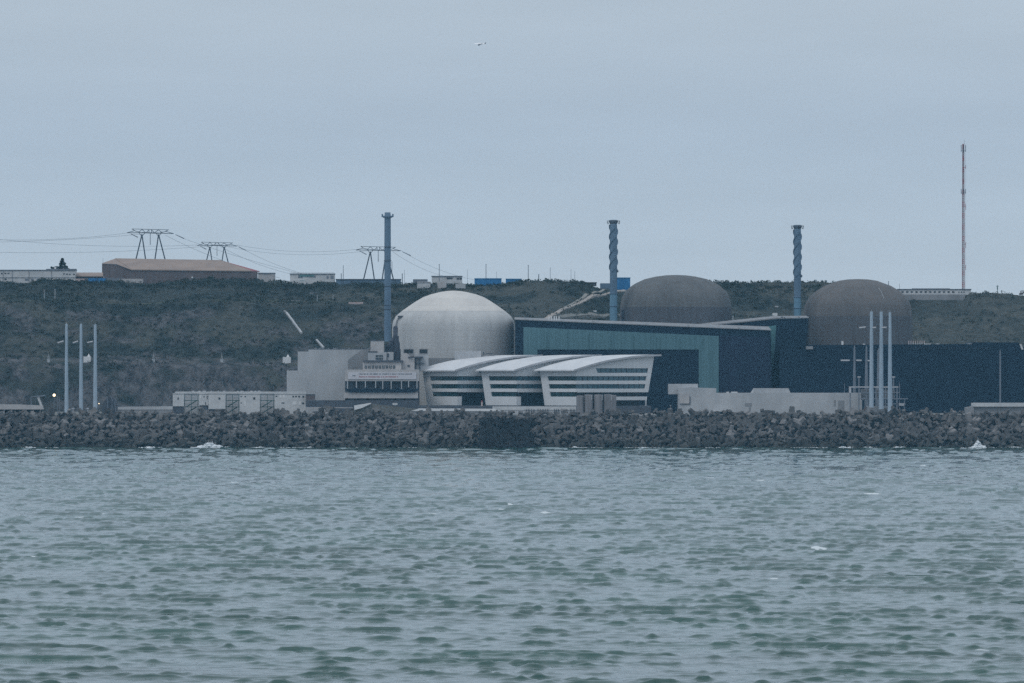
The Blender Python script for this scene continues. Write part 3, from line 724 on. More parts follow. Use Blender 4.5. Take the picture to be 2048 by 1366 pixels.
Y3 = 2684.0
t = thing('machine_hall', 'huge near black windowless hall filling the right edge', 'hall', (X(1850, Y3), Y3, GZ))
MB().front([(1560, 698), (1616, 698), (1616, 690), (1944, 688), (1946, 684.5), (2036, 685), (2046, 694), (2260, 694), (2260, 832), (1560, 832)], Y3, 45).build('wall', M['navy'], t)
e = MB()
for i in range(34): MB().pxbox(1812+i*5.1-.3, 1812+i*5.1+.3, 694.5, 698.5, Y3-.4, .4).build('bracket', M['slate'], t)
MB().front([(2039, 688), (2043, 688), (2047, 699), (2043, 699)], Y3-.6, .6).build('pale_fin', M['pale'], t)
e = MB(); 
for x0, x1 in ((1849, 1862), (1872, 1879), (1935, 1945), (1726, 1730)): e.pxbox(x0, x1, 687.3, 689.4, Y3+2, 2)
e.pxbox(1683, 1687, 682, 692, Y3+6, 2).build('roof_equipment', M['white_panel'], t)
MB().pxbox(1612, 1626, 692.5, 698.5, Y3-1.2, 1.1).build('ledge', M['concrete_dark'], t)
grp = 'red and white posts on the dark hall roof'
b0 = None
for i, x in enumerate((1817.5, 1822, 1826.5, 1831, 1835.5, 1840, 1844, 1848.5)):
    loc = P(x, 690, Y3+4)
    if b0 is None:
        b0 = thing('marker_post', 'short striped post in the row on the dark hall roof', 'post', loc, grp)
        MB().box(loc[0]-.22, loc[0]+.22, loc[1]-.2, loc[1]+.2, loc[2]-.2, loc[2]+1.0).build('post_base', M['mast_white'], b0)
        MB().box(loc[0]-.21, loc[0]+.21, loc[1]-.19, loc[1]+.19, loc[2]+1.0, loc[2]+2.0).build('red_band', M['pink'], b0)
    else: dup(b0, loc)

# ---------------------------------------------------------------- pale dome's concrete annexes
Ya = 2668.0
t = thing('annex_building', 'stepped blank concrete building left of the plain blue stack', 'building', (X(650, Ya), Ya, GZ))
MB().front([(573.5, 832), (573.5, 741), (595.5, 741), (595.5, 703), (617, 703), (617, 698.5), (742, 698.5), (742, 832)], Ya, 30).build('wall', M['concrete'], t)
MB().front([(696, 742), (696, 720), (722, 700), (742, 700), (742, 742)], Ya-.25, .25).build('dark_panel', M['concrete_dark'], t)  # darker concrete panel with a slanted upper left edge
e = MB(); rg = random.Random(2)
for i in range(22):
    x = rg.uniform(618, 735); w = rg.uniform(.4, 1.6); p = P(x, 698.5, Ya+3); e.box(p[0], p[0]+w, p[1], p[1]+.5, p[2], p[2]+rg.uniform(.3, .7))
e.build('roof_rail', M['steel_pale'], t)
p0 = P(616, 698.4, Ya-.1); p1 = P(742, 698.4, Ya-.1)
MB().box(p0[0], p1[0], Ya-.15, Ya+1, p0[2], p0[2]+.35).build('parapet', M['slate'], t)

t = thing('plant_room', 'pinkish white box room at the foot of the plain blue stack', 'building', P(754, 705, Ya-8))
MB().pxbox(741, 767.5, 681.5, 706, Ya-8, 12).build('wall', M['concrete_warm'], t)
MB().pxbox(740.4, 768, 679.6, 681.4, Ya-8.3, 12.6).build('roof', M['slate'], t)
t = thing('plant_room', 'grey box room with one square window below the pinkish box', 'building', P(754, 724, Ya-12))
MB().pxbox(736, 773, 704.5, 726, Ya-12, 10).build('wall', M['concrete'], t)
MB().pxbox(736, 754, 702.5, 704.2, Ya-12.3, 10).build('roof', M['slate'], t)
fr = MB().pxbox(751.5, 765.5, 710, 719, Ya-12.25, .2).build('window', M['window_dark'], t)
MB().pxbox(757.6, 758.4, 710, 719, Ya-12.4, .14).pxbox(762, 762.6, 710, 719, Ya-12.4, .14).pxbox(751.5, 765.5, 714.2, 715, Ya-12.5, .1).build('window_bars', M['steel_pale'], fr)
t = thing('plant_room', 'small grey box room beside the dark exhaust duct', 'building', P(781, 724, Ya-11))
MB().pxbox(774.5, 786.8, 704, 726, Ya-11, 8).build('wall', M['concrete'], t)
MB().pxbox(774.7, 778, 707, 714, Ya-11.2, .2).build('panel', M['slate'], t)
t = thing('exhaust_duct', 'dark twisting exhaust duct between the blue stack and pale dome', 'duct', P(789, 722, Ya-4))
pts = [P(791, 655, Ya+8), P(791, 668, Ya+5), P(790, 676, Ya+1), P(782, 686, Ya-2), P(774, 695, Ya-3)]
for a_, q_ in zip(pts[:-1], pts[1:]): pass
MB().path(pts, 1.1, 8).build('inclined_pipe', M['fume'], t)
MB().tube(P(792.5, 722, Ya-3), P(792.5, 672, Ya-1), 1.6, 1.2, 10).tube(P(797, 722, Ya-2), P(796, 684, Ya-1), 1.0, .8, 8).build('riser_pipe', M['fume'], t)
MB().pxbox(788, 801, 698, 724, Ya-4, 4).front([(770, 704), (770, 690), (784, 683), (788, 690), (788, 704)], Ya-3, 3).build('casing', M['fume'], t)
t = thing('filter_gallery', 'low gallery with a row of small windows above the banner', 'building', P(763, 739, Ya-18))
MB().pxbox(725.5, 803, 724.5, 739, Ya-18, 14).build('wall', M['concrete_warm'], t)
MB().pxbox(726, 806, 720.5, 724.2, Ya-19, 15).build('roof', M['slate'], t)
for i in range(9):
    x = 729.5+i*7.0; w = MB().pxbox(x, x+4.6, 731, 737, Ya-18.2, .18).build('window', M['window_dark'], t)
    MB().pxbox(x+2.0, x+2.6, 731, 737, Ya-18.3, .1).build('window_bars', M['steel_pale'], w)
t = thing('intake_block', 'pinkish concrete block with sloping hoods right of the windowed gallery', 'building', P(825, 739, Ya-16))
MB().front([(804, 740), (804, 708), (812, 706), (824, 716), (829, 724), (829, 740)], Ya-16, 12).build('wall', M['concrete_warm'], t)
MB().pxbox(829, 856, 709, 742, Ya-14, 12).build('rear_wall', M['concrete'], t)
MB().pxbox(816, 846, 713, 716, Ya-17, 3).build('hood', M['slate'], t)
MB().pxbox(830, 832, 717, 738, Ya-15, 1).pxbox(838, 840, 717, 738, Ya-15, 1).pxbox(829, 848, 726, 727.2, Ya-15, 1).build('pipe_rack', M['slate'], t)
MB().pxbox(815, 819.5, 730, 733.5, Ya-16.3, .3).build('window', M['window_dark'], t)
for x0, x1, lab in ((807, 828, 'dark grilled fan cooler left of its twin at the foot of the pale dome'), (838, 856, 'dark grilled fan cooler right of its twin at the foot of the pale dome')):
    t = thing('fan_cooler', lab, 'cooler', P((x0+x1)/2, 713, Ya-4), 'fan coolers at the foot of the pale dome')
    MB().pxbox(x0, x1, 697.5, 714, Ya-4, 4).build('casing', M['concrete_dark'], t)
    MB().pxbox(x0+1.5, x1-2, 699, 706, Ya-4.2, .2).build('grille', M['black'], t)
t = thing('roof_block', 'pale blank concrete block at the dome foot above the white roofs', 'building', P(937, 722, Ya+6))
MB().pxbox(909.5, 962, 702, 740, Ya+6, 14).build('wall', M['concrete'], t)
MB().pxbox(962.2, 990, 710, 740, Ya+9, 8).build('side_wall', M['concrete_dark'], t)
MB().pxbox(966, 968, 704, 710, Ya+10, 1).pxbox(972, 986, 706.5, 708, Ya+10, 1).build('roof_equipment', M['slate'], t)
MB().pxbox(857, 909, 716, 742, Ya+8, 8).build('low_wall', M['concrete_dark'], t)

Yp = 2636.0
t = thing('pump_station', 'pump station with banner and open bays over a dark awning', 'building', (X(765, Yp), Yp, GZ))
MB().pxbox(690, 838, 739, 762, Yp, 16).build('wall', M['concrete_warm'], t)
MB().pxbox(690, 838, 762.2, 830, Yp+3, 13).build('back_wall', M['slate'], t)
MB().pxbox(688, 836, 785, 796.5, Yp-.4, 3).build('ledge', M['concrete_warm'], t)
e = MB()
for i, x in enumerate((695, 712.8, 730.8, 751.2, 765.5, 782.3, 803, 817.2, 834)): MB().pxbox(x-1, x+1, 762.2, 784.8, Yp, 1).build('column', M['steel_pale'], t)
# sagging dark awning below the bays
aw = MB(); n = 7; xs_ = [690+i*(148/n) for i in range(n+1)]
top = []
for i in range(n):
    for k in range(8):
        u = k/8; top.append((xs_[i]+u*(148/n), 774.5+4.0*math.sin(math.pi*u)**.8))
top.append((838, 773)); low = [(837, 780), (826, 784.8), (700, 784.8), (691, 780)]
aw.front(top+low, Yp-1.2, 1.1); aw.build('awning', M['navy'], t)
for i in range(7): MB().pxbox(700+i*18.5, 714+i*18.5, 796.8, 800.5, Yp-.2, .8).build('drain_opening', M['black'], t)
MB().pxbox(664, 838, 800.6, 826, Yp-1, 4).build('base', M['slate'], t)
bn = MB().pxbox(696, 832.5, 744.5, 758.5, Yp-.35, .25).build('banner', M['banner'], t)
rg = random.Random(8); e = MB(); e2 = MB()
x = 718.0
while x < 824:
    w = rg.uniform(1.0, 2.4); e.pxbox(x, x+w, 746.5+rg.uniform(0, .5), 749.2, Yp-.42, .06); x += w+rg.choice([.5, .5, .5, 2.0])
x = 718.0
while x < 795:
    w = rg.uniform(1.0, 2.4); e2.pxbox(x, x+w, 752.2, 754.8, Yp-.42, .06); x += w+rg.choice([.5, .5, 1.8])
e.pxbox(705, 711, 750, 752.2, Yp-.42, .06)
e.build('lettering', M['mark_dark'], bn); e2.build('lettering', M['mark_red'], bn)

# ---------------------------------------------------------------- white offices: three identical bays
def office(pxc, Y0, label):
    O = Vector((X(pxc, Y0), Y0, 0)); u = Vector((-.6, .8, 0)); v = Vector((.8, .6, 0)); ns = Vector((-.8, -.6, 0)); nf = Vector((.6, -.8, 0))
    t = thing('office_building', label, 'office building', (O.x, O.y, Z(811, Y0)), 'white curved roof office bays')
    ky = 1+.004
    zz = lambda py: CAMZ+(HY-py)/F*2612.0
    LS, LT = 27.3, 45.6
    zt, zb = zz(743), zz(811)
    smax = lambda z: LS-3.6*(zt-z)/(zt-zb)
    tmax = lambda z: LT-.2-3.4*(zz(716)-z)/(zz(716)-zz(785))
    S = lambda s, z: O+u*s+Vector((0, 0, z))
    T = lambda q, z: O+v*q+Vector((0, 0, z))
    thick = .7
    # roof curve along the front
    kx = [-2.6, 0, 6.6, 16.5, 31.0, 40, 48.3]; kz = [zz(742.3), zz(739.6), zz(732.2), zz(723.3), zz(715.2), zz(712.6), zz(711.4)]
    cv = np.linspace(-2.6, 48.3, 36); cz = np.interp(cv, kx, kz)
    for _ in range(3): cz[1:-1] = (cz[:-2]+2*cz[1:-1]+cz[2:])/4
    g = lambda q: float(np.interp(q, cv, cz))
    # glass core
    core = MB(); ins = .5
    def loop(z): 
        return [S(0, z)-ns*ins-nf*ins, T(tmax(z)-.3, z)-nf*ins, T(tmax(z)-.3, z)+u*20, S(smax(z)-.3, z)-ns*ins]
    a = loop(zz(785)); b2 = loop(zz(744))
    core.add(a+b2, [(3, 2, 1, 0), (4, 5, 6, 7), (0, 1, 5, 4), (1, 2, 6, 5), (2, 3, 7, 6), (3, 0, 4, 7)])
    core.build('glazing', M['glass_sky_tint'], t)
    sg = MB(); sg.extr([S(.5, zz(793.2))-ns*.45, S(smax(zz(793))-.5, zz(793.2))-ns*.45, S(smax(zz(744))-.5, zz(744))-ns*.45, S(.5, zz(744))-ns*.45], -ns*.04)
    sg.build('side_glazing', M['glass'], t)
    # side wall: solid bands, end pier
    w = MB()
    def sb(p0, p1, s0=0.0, inset=0.0):
        z0, z1 = zz(p0), zz(p1)
        w.extr([S(s0, z0), S(smax(z0), z0), S(smax(z1), z1), S(s0, z1)], -ns*thick)
    sb(811, 793.2); sb(784.0, 777.2); sb(768.2, 761.2); sb(752.3, 742.6)
    for p0, p1 in ((793.2, 784.0), (777.2, 768.2), (761.2, 752.3)):
        z0, z1 = zz(p0), zz(p1); w.extr([S(smax(z0)-5.2, z0), S(smax(z0), z0), S(smax(z1), z1), S(smax(z1)-5.2, z1)], -ns*thick)
    w.build('side_wall', M['white_panel'], t)
    # front wall
    w = MB()
    def fb(p0, p1, q0=.75, q1=None):
        z0, z1 = zz(p0), zz(p1)
        a_ = tmax(z0) if q1 is None else q1; b_ = tmax(z1) if q1 is None else q1
        w.extr([T(q0, z0), T(a_, z0), T(b_, z1), T(q0, z1)], -nf*thick)
    fb(784.6, 777.2); fb(768.2, 761.2); fb(752.3, 745.6)
    for p0, p1 in ((777.2, 768.2), (761.2, 752.3), (745.6, 736.4)):
        z0, z1 = zz(p0), zz(p1); w.extr([T(tmax(z0)-2.4, z0), T(tmax(z0), z0), T(tmax(z1), z1), T(tmax(z1)-2.4, z1)], -nf*thick)
    zA = zz(736.4); tA = 11.5
    w.extr([T(.75, zz(745.6)), T(tA+1, zz(745.6)), T(tA, zA)]+[T(q, g(q)-.05) for q in (tA, 8, 5, 2.5, .75)], -nf*thick)
    w.extr([T(tA, zA), T(tmax(zA), zA)]+[T(q, g(q)-.05) for q in (tmax(zz(714)), 41, 36, 31, 26, 21, 17, 14, tA)], -nf*thick)
    w.build('front_wall', M['white_panel'], t)
    MB().extr([T(tA+.6, zz(745.4)), T(tmax(zz(740))-1, zz(745.4)), T(tmax(zz(740))-1, zA), T(tA, zA)], -nf*.2).build('upper_window', M['glass_sky_tint'], t).location = -nf*.4
    # mullions on every window strip
    m_ = MB()
    for p0, p1 in ((777.2, 768.2), (761.2, 752.3)):
        for q in np.arange(4, 43, 3.0): m_.extr([T(q, zz(p0)), T(q+.14, zz(p0)), T(q+.14, zz(p1)), T(q, zz(p1))], -nf*.3)
    for q in np.arange(14.5, 43, 3.0): m_.extr([T(q, zz(745.4)), T(q+.14, zz(745.4)), T(q+.14, zA), T(q, zA)], -nf*.3)
    ob = m_.build('mullion', M['slate'], t); ob.location = -nf*.15
    # recessed ground floor: dark glass, beam, column
    rc = MB(); i2 = 3.5
    a = [S(1, zz(812))-ns*i2-nf*i2, T(LT-6, zz(812))-nf*i2, T(LT-6, zz(812))+u*16, S(18, zz(812))-ns*i2]
    rc.add(a+[p+Vector((0, 0, zz(785)-zz(812))) for p in a], [(3, 2, 1, 0), (4, 5, 6, 7), (0, 1, 5, 4), (1, 2, 6, 5), (2, 3, 7, 6), (3, 0, 4, 7)])
    rc.build('ground_floor', M['window_dark'], t)
    MB().extr([T(22, zz(800.5)), T(LT-4.4, zz(800.5)), T(LT-4.2, zz(793.2)), T(22, zz(793.2))], -nf*.6).build('beam', M['white_panel'], t)
    c0 = T(LT-5.0, 0); MB().box(c0.x-.35, c0.x+.35, c0.y-.35, c0.y+.35, GZ, zz(800.6)).build('column', M['steel_pale'], t)
    MB().extr([T(.72, zz(811)), T(.72, zz(793.2)), T(2.6, zz(793.2)), T(2.6, zz(811))], -nf*.7).build('corner_block', M['white_panel'], t)
    # roof shell: curve swept along the side direction, thick slab with rim
    n = len(cv); vs = []
    for s_ in (-1.6, 28.6):
        for lift in (0, .62):
            for q, z in zip(cv, cz): vs.append(O+u*s_+v*q+Vector((0, 0, z+lift)))
    fs = []
    for i in range(n-1):
        fs += [(2*n+i, 2*n+i+1, i+1, i), (n+i, n+i+1, 3*n+i+1, 3*n+i), (i, i+1, n+i+1, n+i), (3*n+i, 3*n+i+1, 2*n+i+1, 2*n+i)]
    fs += [(0, n, 3*n, 2*n), (n-1, 3*n-1, 4*n-1, 2*n-1)]
    ro = MB().add(vs, fs); 
    rob = ro.build('roof', M['white_roof'], t)
    fs2 = MB()
    for i in range(n-1):
        a_ = O+u*-1.66+v*cv[i]+Vector((0, 0, cz[i]-.12)); b_ = O+u*-1.66+v*cv[i+1]+Vector((0, 0, cz[i+1]-.12))
        fs2.extr([a_, b_, b_+Vector((0, 0, .85)), a_+Vector((0, 0, .85))], -nf*-.25)
    fs2.build('roof_edge', M['mast_white'], rob)
    return t
office(1152, 2600, 'white office bay nearest the silos, its whole glazed front in view')
office(1033, 2619, 'middle white office bay, partly hidden by the bay nearest the silos')
office(914.5, 2638, 'farthest left white office bay, next to the pump station')
t = tag(MB().box(X(835, 2620), X(1300, 2620), 2597, 2680, GZ, Z(812.2, 2597)).build('terrace_plinth', M['slate']), 'dark plinth under the white offices', 'plinth')

# things in front of the offices
Yf = 2560.0
t = thing('long_barrier', 'bright white long low wall in front of the left office bays', 'wall', (X(910, Yf), Yf, GZ))
MB().front([(822, 822), (838, 816.8), (990, 817.5), (1004, 822.5)], Yf, 2).build('wall', M['white_panel'], t)
MB().front([(820, 823), (1006, 823), (1006, 830), (820, 830)], Yf+.4, 1.2).build('footing', M['concrete_dark'], t)
t = thing('parapet_wall', 'pale parapet with dark railing right of the bright white wall', 'wall', (X(1075, Yf+20), Yf+20, GZ))
MB().pxbox(985, 1152, 812.8, 820, Yf+20, 1).build('wall', M['pale'], t)
MB().pxbox(1000, 1152, 820.2, 832, Yf+20.2, 1).build('footing', M['concrete'], t)
e = MB()
for x in (1052, 1057, 1062, 1067, 1075, 1080, 1085, 1090, 1095, 1108, 1112, 1116, 1122, 1128, 1133, 1141, 1147): e.pxbox(x, x+1.3, 818, 827, Yf+19.6, .3)
e.build('railing', M['slate'], t)
t = thing('worker_hut', 'tiny orange red marker box at the doorway of the left office bay', 'box', P(963, 811, 2590))
MB().pxbox(962, 965.5, 804, 812, 2590, 1).build('body', M['pink'], t); MB().pxbox(962.4, 965, 801, 803.8, 2590.1, .8).build('cap', M['red'], t)
t = thing('silo_cluster', 'cluster of weathered grey silos before the right office bay', 'silo', (X(1194, Yf), Yf, GZ))
for x0, x1, y0 in ((1153, 1168, 791), (1169, 1186, 789), (1188.5, 1206, 789), (1208, 1224, 788.5), (1219, 1233, 790)):
    cx = (x0+x1)/2; r = (x1-x0)/2*Yf/F
    MB().lathe(X(cx, Yf), Yf+3, [(r, GZ-.5), (r, Z(y0+2, Yf)), (r*.96, Z(y0+.5, Yf)), (.01, Z(y0, Yf))], 14).build('silo_drum', M['silo'], t)
MB().pxbox(1156, 1232, 796, 832, Yf+4, 3).build('back_frame', M['slate'], t)
e = MB()
for x in (1182.5, 1204, 1222): e.pxbox(x, x+1, 790, 800, Yf-.5, .4)
e.build('vent_pipe', M['steel_pale'], t)

# ---------------------------------------------------------------- low concrete works on the right
Yc = 2590.0
t = thing('low_building', 'long low blank concrete building in front of the dark halls', 'building', (X(1540, Yc), Yc, GZ))
MB().front([(1357, 834), (1357, 776), (1380, 774.8), (1432.5, 776.5), (1432.5, 785.8), (1724, 785.8), (1724, 834)], Yc, 20).build('wall', M['concrete'], t)
MB().pxbox(1337, 1396, 767.8, 788.5, Yc+6, 10).build('overhang_block', M['concrete'], t)
MB().front([(1503, 785.6), (1509, 776.5), (1577, 776.5), (1581, 785.6)], Yc+2, 10).build('roof_block', M['concrete'], t)
MB().pxbox(1359.5, 1379, 786, 807, Yc-.3, .3).build('panel', M['concrete_warm'], t)
MB().pxbox(1379.2, 1380.6, 793, 808, Yc-.5, .5).pxbox(1359.5, 1380, 807.2, 808.2, Yc-.5, .5).build('panel_shadow_strip', M['slate'], t)  # dark strips modelled as the panel's shadow to its right and below
MB().pxbox(1427, 1458, 821.5, 823, Yc-4, 4).build('canopy', M['pale'], t)
MB().pxbox(1430, 1456, 823.2, 834, Yc-.2, .2).build('opening', M['slate'], t)
MB().pxbox(1668, 1671, 800, 812, Yc-.2, .2).pxbox(1676, 1688, 801, 822, Yc-.2, .2).build('doorway', M['concrete_dark'], t)
MB().pxbox(1490, 1503, 806, 812, Yc-.2, .2).pxbox(1498, 1501, 812, 822, Yc-.2, .2).build('stain_panel', M['concrete_dark'], t)
e = MB()
for x0, x1 in ((1453, 1458), (1462, 1475), (1502, 1507)): e.pxbox(x0, x1, 783.4, 785.6, Yc+1, 1)
e.build('roof_equipment', M['pale'], t)
t = tag(MB().pxbox(1290, 1358, 826.5, 829, Yc-2, 1).pxbox(1290, 1358, 829.2, 834, Yc-1.8, .8).build('kerb_wall', M['concrete_warm']), 'low pinkish kerb wall left of the long concrete building', 'wall')
for x, y0, lab in ((1341.5, 811, 'short pale lamp post before the dark opening left of the concrete building'),):
    p = P(x, 829, Yc-3); t = thing('lamp_post', lab, 'lamp post', p)
    MB().tube(p, P(x, y0, Yc-3), .12, .1, 6).build('pole', M['steel_pale'], t)
    q = P(x, y0, Yc-3); MB().box(q[0]-.5, q[0]+.2, q[1]-.15, q[1]+.15, q[2], q[2]+.2).build('lamp_head', M['steel_pale'], t)

Yg = 2580.0
t = thing('steel_gantry', 'pale steel gantry of pipes around the right group of poles', 'gantry', (X(1755, Yg), Yg, GZ))
for x in (1700.5, 1718, 1733, 1752, 1771, 1794): MB().pxbox(x-1.2, x+1.2, 774.5, 834, Yg, .5).build('upright', M['mast_dim'], t)
MB().pxbox(1698.5, 1797, 772.8, 775.2, Yg-.2, 1).build('top_beam', M['mast_white'], t)
MB().pxbox(1720, 1800, 784, 786, Yg-.1, .6).pxbox(1720, 1816, 796.5, 798.5, Yg-.1, .6).pxbox(1736, 1812, 807, 808.6, Yg, .6).build('cross_beam', M['mast_dim'], t)
MB().pxbox(1698, 1702.5, 773, 786, Yg-.4, 1).build('end_box', M['mast_white'], t)
MB().pxbox(1722, 1748, 778, 800, Yg+2, 2).pxbox(1752, 1790, 780, 797, Yg+2, 2).build('equipment_cabinet', M['concrete_dark'], t)
MB().pxbox(1798, 1808.5, 806.5, 811.5, Yg-.5, 2).build('pale_tank', M['mast_white'], t)
MB().pxbox(1798.5, 1800, 768, 830, Yg+.5, .4).pxbox(1808, 1810, 798, 830, Yg+.5, .4).build('drop_pipe', M['mast_dim'], t)
e = MB(); rg = random.Random(6)
for i in range(26):
    x = rg.uniform(1722, 1812); y = rg.uniform(786, 826); w = rg.uniform(1, 6); h = rg.uniform(.8, 3); e.pxbox(x, x+w, y, y+h, Yg+rg.uniform(1.1, 1.8), .6)
e.build('pipework', M['mast_dim'], t)
t = thing('ventilation_bench', 'low concrete plinth with brown end doors under the right poles', 'plinth', (X(1757, Yf), Yf, GZ))
MB().front([(1726, 834), (1726, 822), (1735, 812), (1778, 812), (1786, 822), (1786, 834)], Yf+2, 6).build('body', M['concrete_dark'], t)
MB().front([(1727, 822), (1728, 815.5), (1733.5, 813), (1732, 820)], Yf+1.7, .3).build('door', M['brick'], t)
MB().front([(1774, 823), (1776, 816), (1781, 813), (1781, 819)], Yf+1.7, .3).build('hatch', M['black'], t)
MB().pxbox(1798, 1817, 828, 831, Yf+1, 1).build('side_sill', M['mast_white'], t)

def pole(cx, top, bot, wt, wb, Y, m, label, group, ins, arms=True, topw=None):
    p0 = P(cx, bot, Y); t = thing('line_pole', label, 'pole', p0, group); p1 = P(cx, top, Y)
    MB().tube(p0, p1, wb/2*Y/F, wt/2*Y/F, 12).build('shaft', m, t)
    p2 = (p1[0], p1[1], p1[2]+.9); MB().tube(p1, p2, .12, .05, 5).build('tip_rod', M['steel_pale'], t)
    for (x0, y0, x1, y1) in ins:
        a = P(x0, y0, Y); b = P(x1, y1, Y)
        MB().tube((a[0], a[1]-.6, a[2]), (b[0], b[1]-.6, b[2]), .36, .36, 8).build('insulator', M['mast_white'], t)
        near = b if abs(x1-cx) < abs(x0-cx) else a
        MB().tube((near[0], near[1]-.6, near[2]), P(cx, (y0+y1)/2-.3, Y), .1, .1, 5).build('bracket', M['steel'], t)
    return t
gl = 'tapering poles on the left platform'
pole(133, 648, 826, 5.0, 8.4, 2552, M['mast_grey'], 'leftmost of the three tall tapering poles beside the lit lamp', gl, [(115.5, 686, 127.5, 682.3)])
pole(162, 648, 826, 5.2, 8.4, 2552, M['mast_grey'], 'middle of the three tall tapering poles in the left group', gl, [(146, 686, 156.5, 682.6)])
pole(190.5, 649, 826, 5.4, 8.8, 2552, M['mast_grey'], 'rightmost of the three tall tapering poles in the left group', gl, [(175, 685.6, 186, 683)])
gr = 'tapering poles on the right platform'
pole(1743, 623, 815, 6.0, 9.6, 2556, M['mast_grey'], 'left one of the three tall pale poles before the brownish dome', gr, [(1718, 655.8, 1731.5, 654.6)])
pole(1762.5, 623.5, 818, 6.2, 10, 2556, M['mast_grey'], 'middle one of the three tall pale poles before the brownish dome', gr, [(1744.5, 656, 1752, 655)])
pole(1780, 624.5, 829, 5.2, 10, 2552, M['mast_grey'], 'right one of the three tall pale poles before the brownish dome', gr, [(1763.5, 655.4, 1773, 655)])
pole(1709, 694, 812, 3.6, 7.4, 2620, M['mast_dim'], 'shorter dim grey pole farthest left in the right pole group', gr, [(1681.5, 721, 1699, 721), (1711.8, 721, 1723, 721)])
pole(1733, 694.5, 815, 3.6, 9, 2612, M['mast_dim'], 'shorter dim grey pole just left of the three tall pale ones', gr, [(1735, 721.6, 1741, 721.6)])
pole(1757, 700, 815, 5, 8, 2630, M['mast_dim'], 'dim grey pole half hidden behind the middle tall pale pole', gr, [])
pole(2000.5, 703, 806, 3.0, 3.6, 2660, M['mast_dim'], 'lone thin grey pole before the dark hall at the far right', None, [])
for x, y0, lab in ((1718, 755, 'short lamp mast beside the dim poles on the gantry'), (1787, 755, 'short lamp mast on the gantry right of the tall poles'), (1799, 764, 'thin bare rod at the right end of the gantry'), (1689, 766, 'thin bare rod on the concrete roof left of the gantry')):
    bare = 'bare' in lab; Yq = 2600
    p = P(x, 788, Yq); t = thing('short_mast', lab, 'mast', p)
    MB().tube(p, P(x, y0, Yq), .12 if bare else .4, .1 if bare else .3, 6).build('pole', M['mast_dim'], t)
    q = P(x, y0, Yq)
    if not bare: MB().box(q[0]-.75, q[0]+.75, q[1]-.4, q[1]+.4, q[2], q[2]+.5).build('lamp_head', M['mast_white'], t)

Ye = 2565.0
t = thing('shed', 'low grey shed with pale flat roof at the lower right edge', 'shed', (X(2000, Ye), Ye, GZ))
MB().front([(1932, 836), (1932, 815), (1948, 812), (1948, 836)], Ye-1, 9).pxbox(1948, 2200, 813.5, 836, Ye, 12).build('wall', M['concrete_dark'], t)
MB().pxbox(1946.5, 2200, 805.8, 813.2, Ye-1.5, 12).build('roof', M['pale'], t)

# ---------------------------------------------------------------- left platform
t = thing('shelter', 'long shelter with pinkish white flat roof at the lower left edge', 'shelter', (X(30, Yf), Yf, GZ))
MB().front([(-120, 808.5), (30, 809), (84, 811.2), (85.5, 818.8), (-120, 818.8)], Yf, 7).build('roof', M['concrete_warm'], t)
for x in (8, 23.5, 52, 66.5, 81): MB().pxbox(x-.8, x+.8, 819, 830, Yf+.5, .4).build('post', M['mast_white'], t)
MB().pxbox(-120, 84, 819.2, 832, Yf+6, .6).build('back_wall', M['slate'], t)
t = thing('conveyor', 'pale inclined conveyor rising behind the left shelter', 'conveyor', (X(75, 2575), 2575, GZ))
MB().front([(73, 793), (77.5, 792), (84.5, 811), (80, 811)], 2575, 2).build('incline', M['pale'], t)
MB().front([(62, 793), (90, 789.6), (90, 792), (62, 795)], 2574.5, 2).build('head_frame', M['mast_dim'], t)
MB().pxbox(61, 63, 795, 830, 2575, .5).pxbox(70, 71, 795, 830, 2575, .5).build('support_leg', M['mast_dim'], t)
def lamp(px, py, Y, rr_, label, zb):
    p = P(px, py, Y); t = thing('street_lamp', label, 'street lamp', (p[0], p[1], zb))
    MB().tube((p[0], p[1], zb), p, .16, .1, 6).build('pole', M['mast_dim'], t)
    MB().blob(p, rr_, rr_, rr_, 10, 8, 0).build('lamp_globe', M['lamp'], t)
lamp(108.3, 790.3, 2560, .62, 'lit street lamp with a glowing warm globe left of the poles', GZ)
lamp(198, 807.2, 2556, .22, 'small lit lamp at the foot of the rightmost left pole', GZ)
for x, lab in ((115, 'thin pole with a short arm right of the lit lamp'), (119, 'second thin pole close beside the armed one'), (142.5, 'thin bare pole between the two left tall poles')):
    p = P(x, 828, 2565); y0 = {115: 794, 119: 793, 142.5: 792}[x]
    t = thing('thin_pole', lab, 'pole', p); MB().tube(p, P(x, y0, 2565), .16, .12, 6).build('shaft', M['mast_dim'], t)
    if x == 115: MB().tube(P(x, y0, 2565), P(x-3, y0-1.5, 2565), .1, .1, 5).build('arm', M['mast_dim'], t)
for x, lab in ((146, 'small white dish shaped box between the first two left poles'), (175, 'small white dish shaped box between the last two left poles')):
    p = P(x, 818, 2556); t = tag(MB().blob((p[0], p[1], p[2]+.1), .75, .6, .4, 10, 6, 0).box(p[0]-.3, p[0]+.3, p[1]-.3, p[1]+.3, GZ, p[2]).build('white_cover', M['mast_white'], None, p), lab, 'cover')
t = thing('tarped_load', 'dark hunched tarpaulin load beside the left poles', 'load', (X(222, 2565), 2565, GZ))
MB().front([(203, 830), (206, 806), (212, 797), (219, 793), (226, 795), (231, 801), (233, 812), (233, 830)], 2565, 8).build('cover', M['slate'], t)
e = MB()
for a_, b_ in (((215, 826), (215, 795)), ((220, 792), (226, 802)), ((224, 800), (224, 826)), ((229, 803), (232, 825))): e.tube(P(*a_, 2564), P(*b_, 2564), .2, .2, 5)
e.build('frame_pole', M['mast_dim'], t)
t = thing('retaining_wall', 'pale low wall running from the dark load to the cabins', 'wall', (X(290, 2590), 2590, GZ))
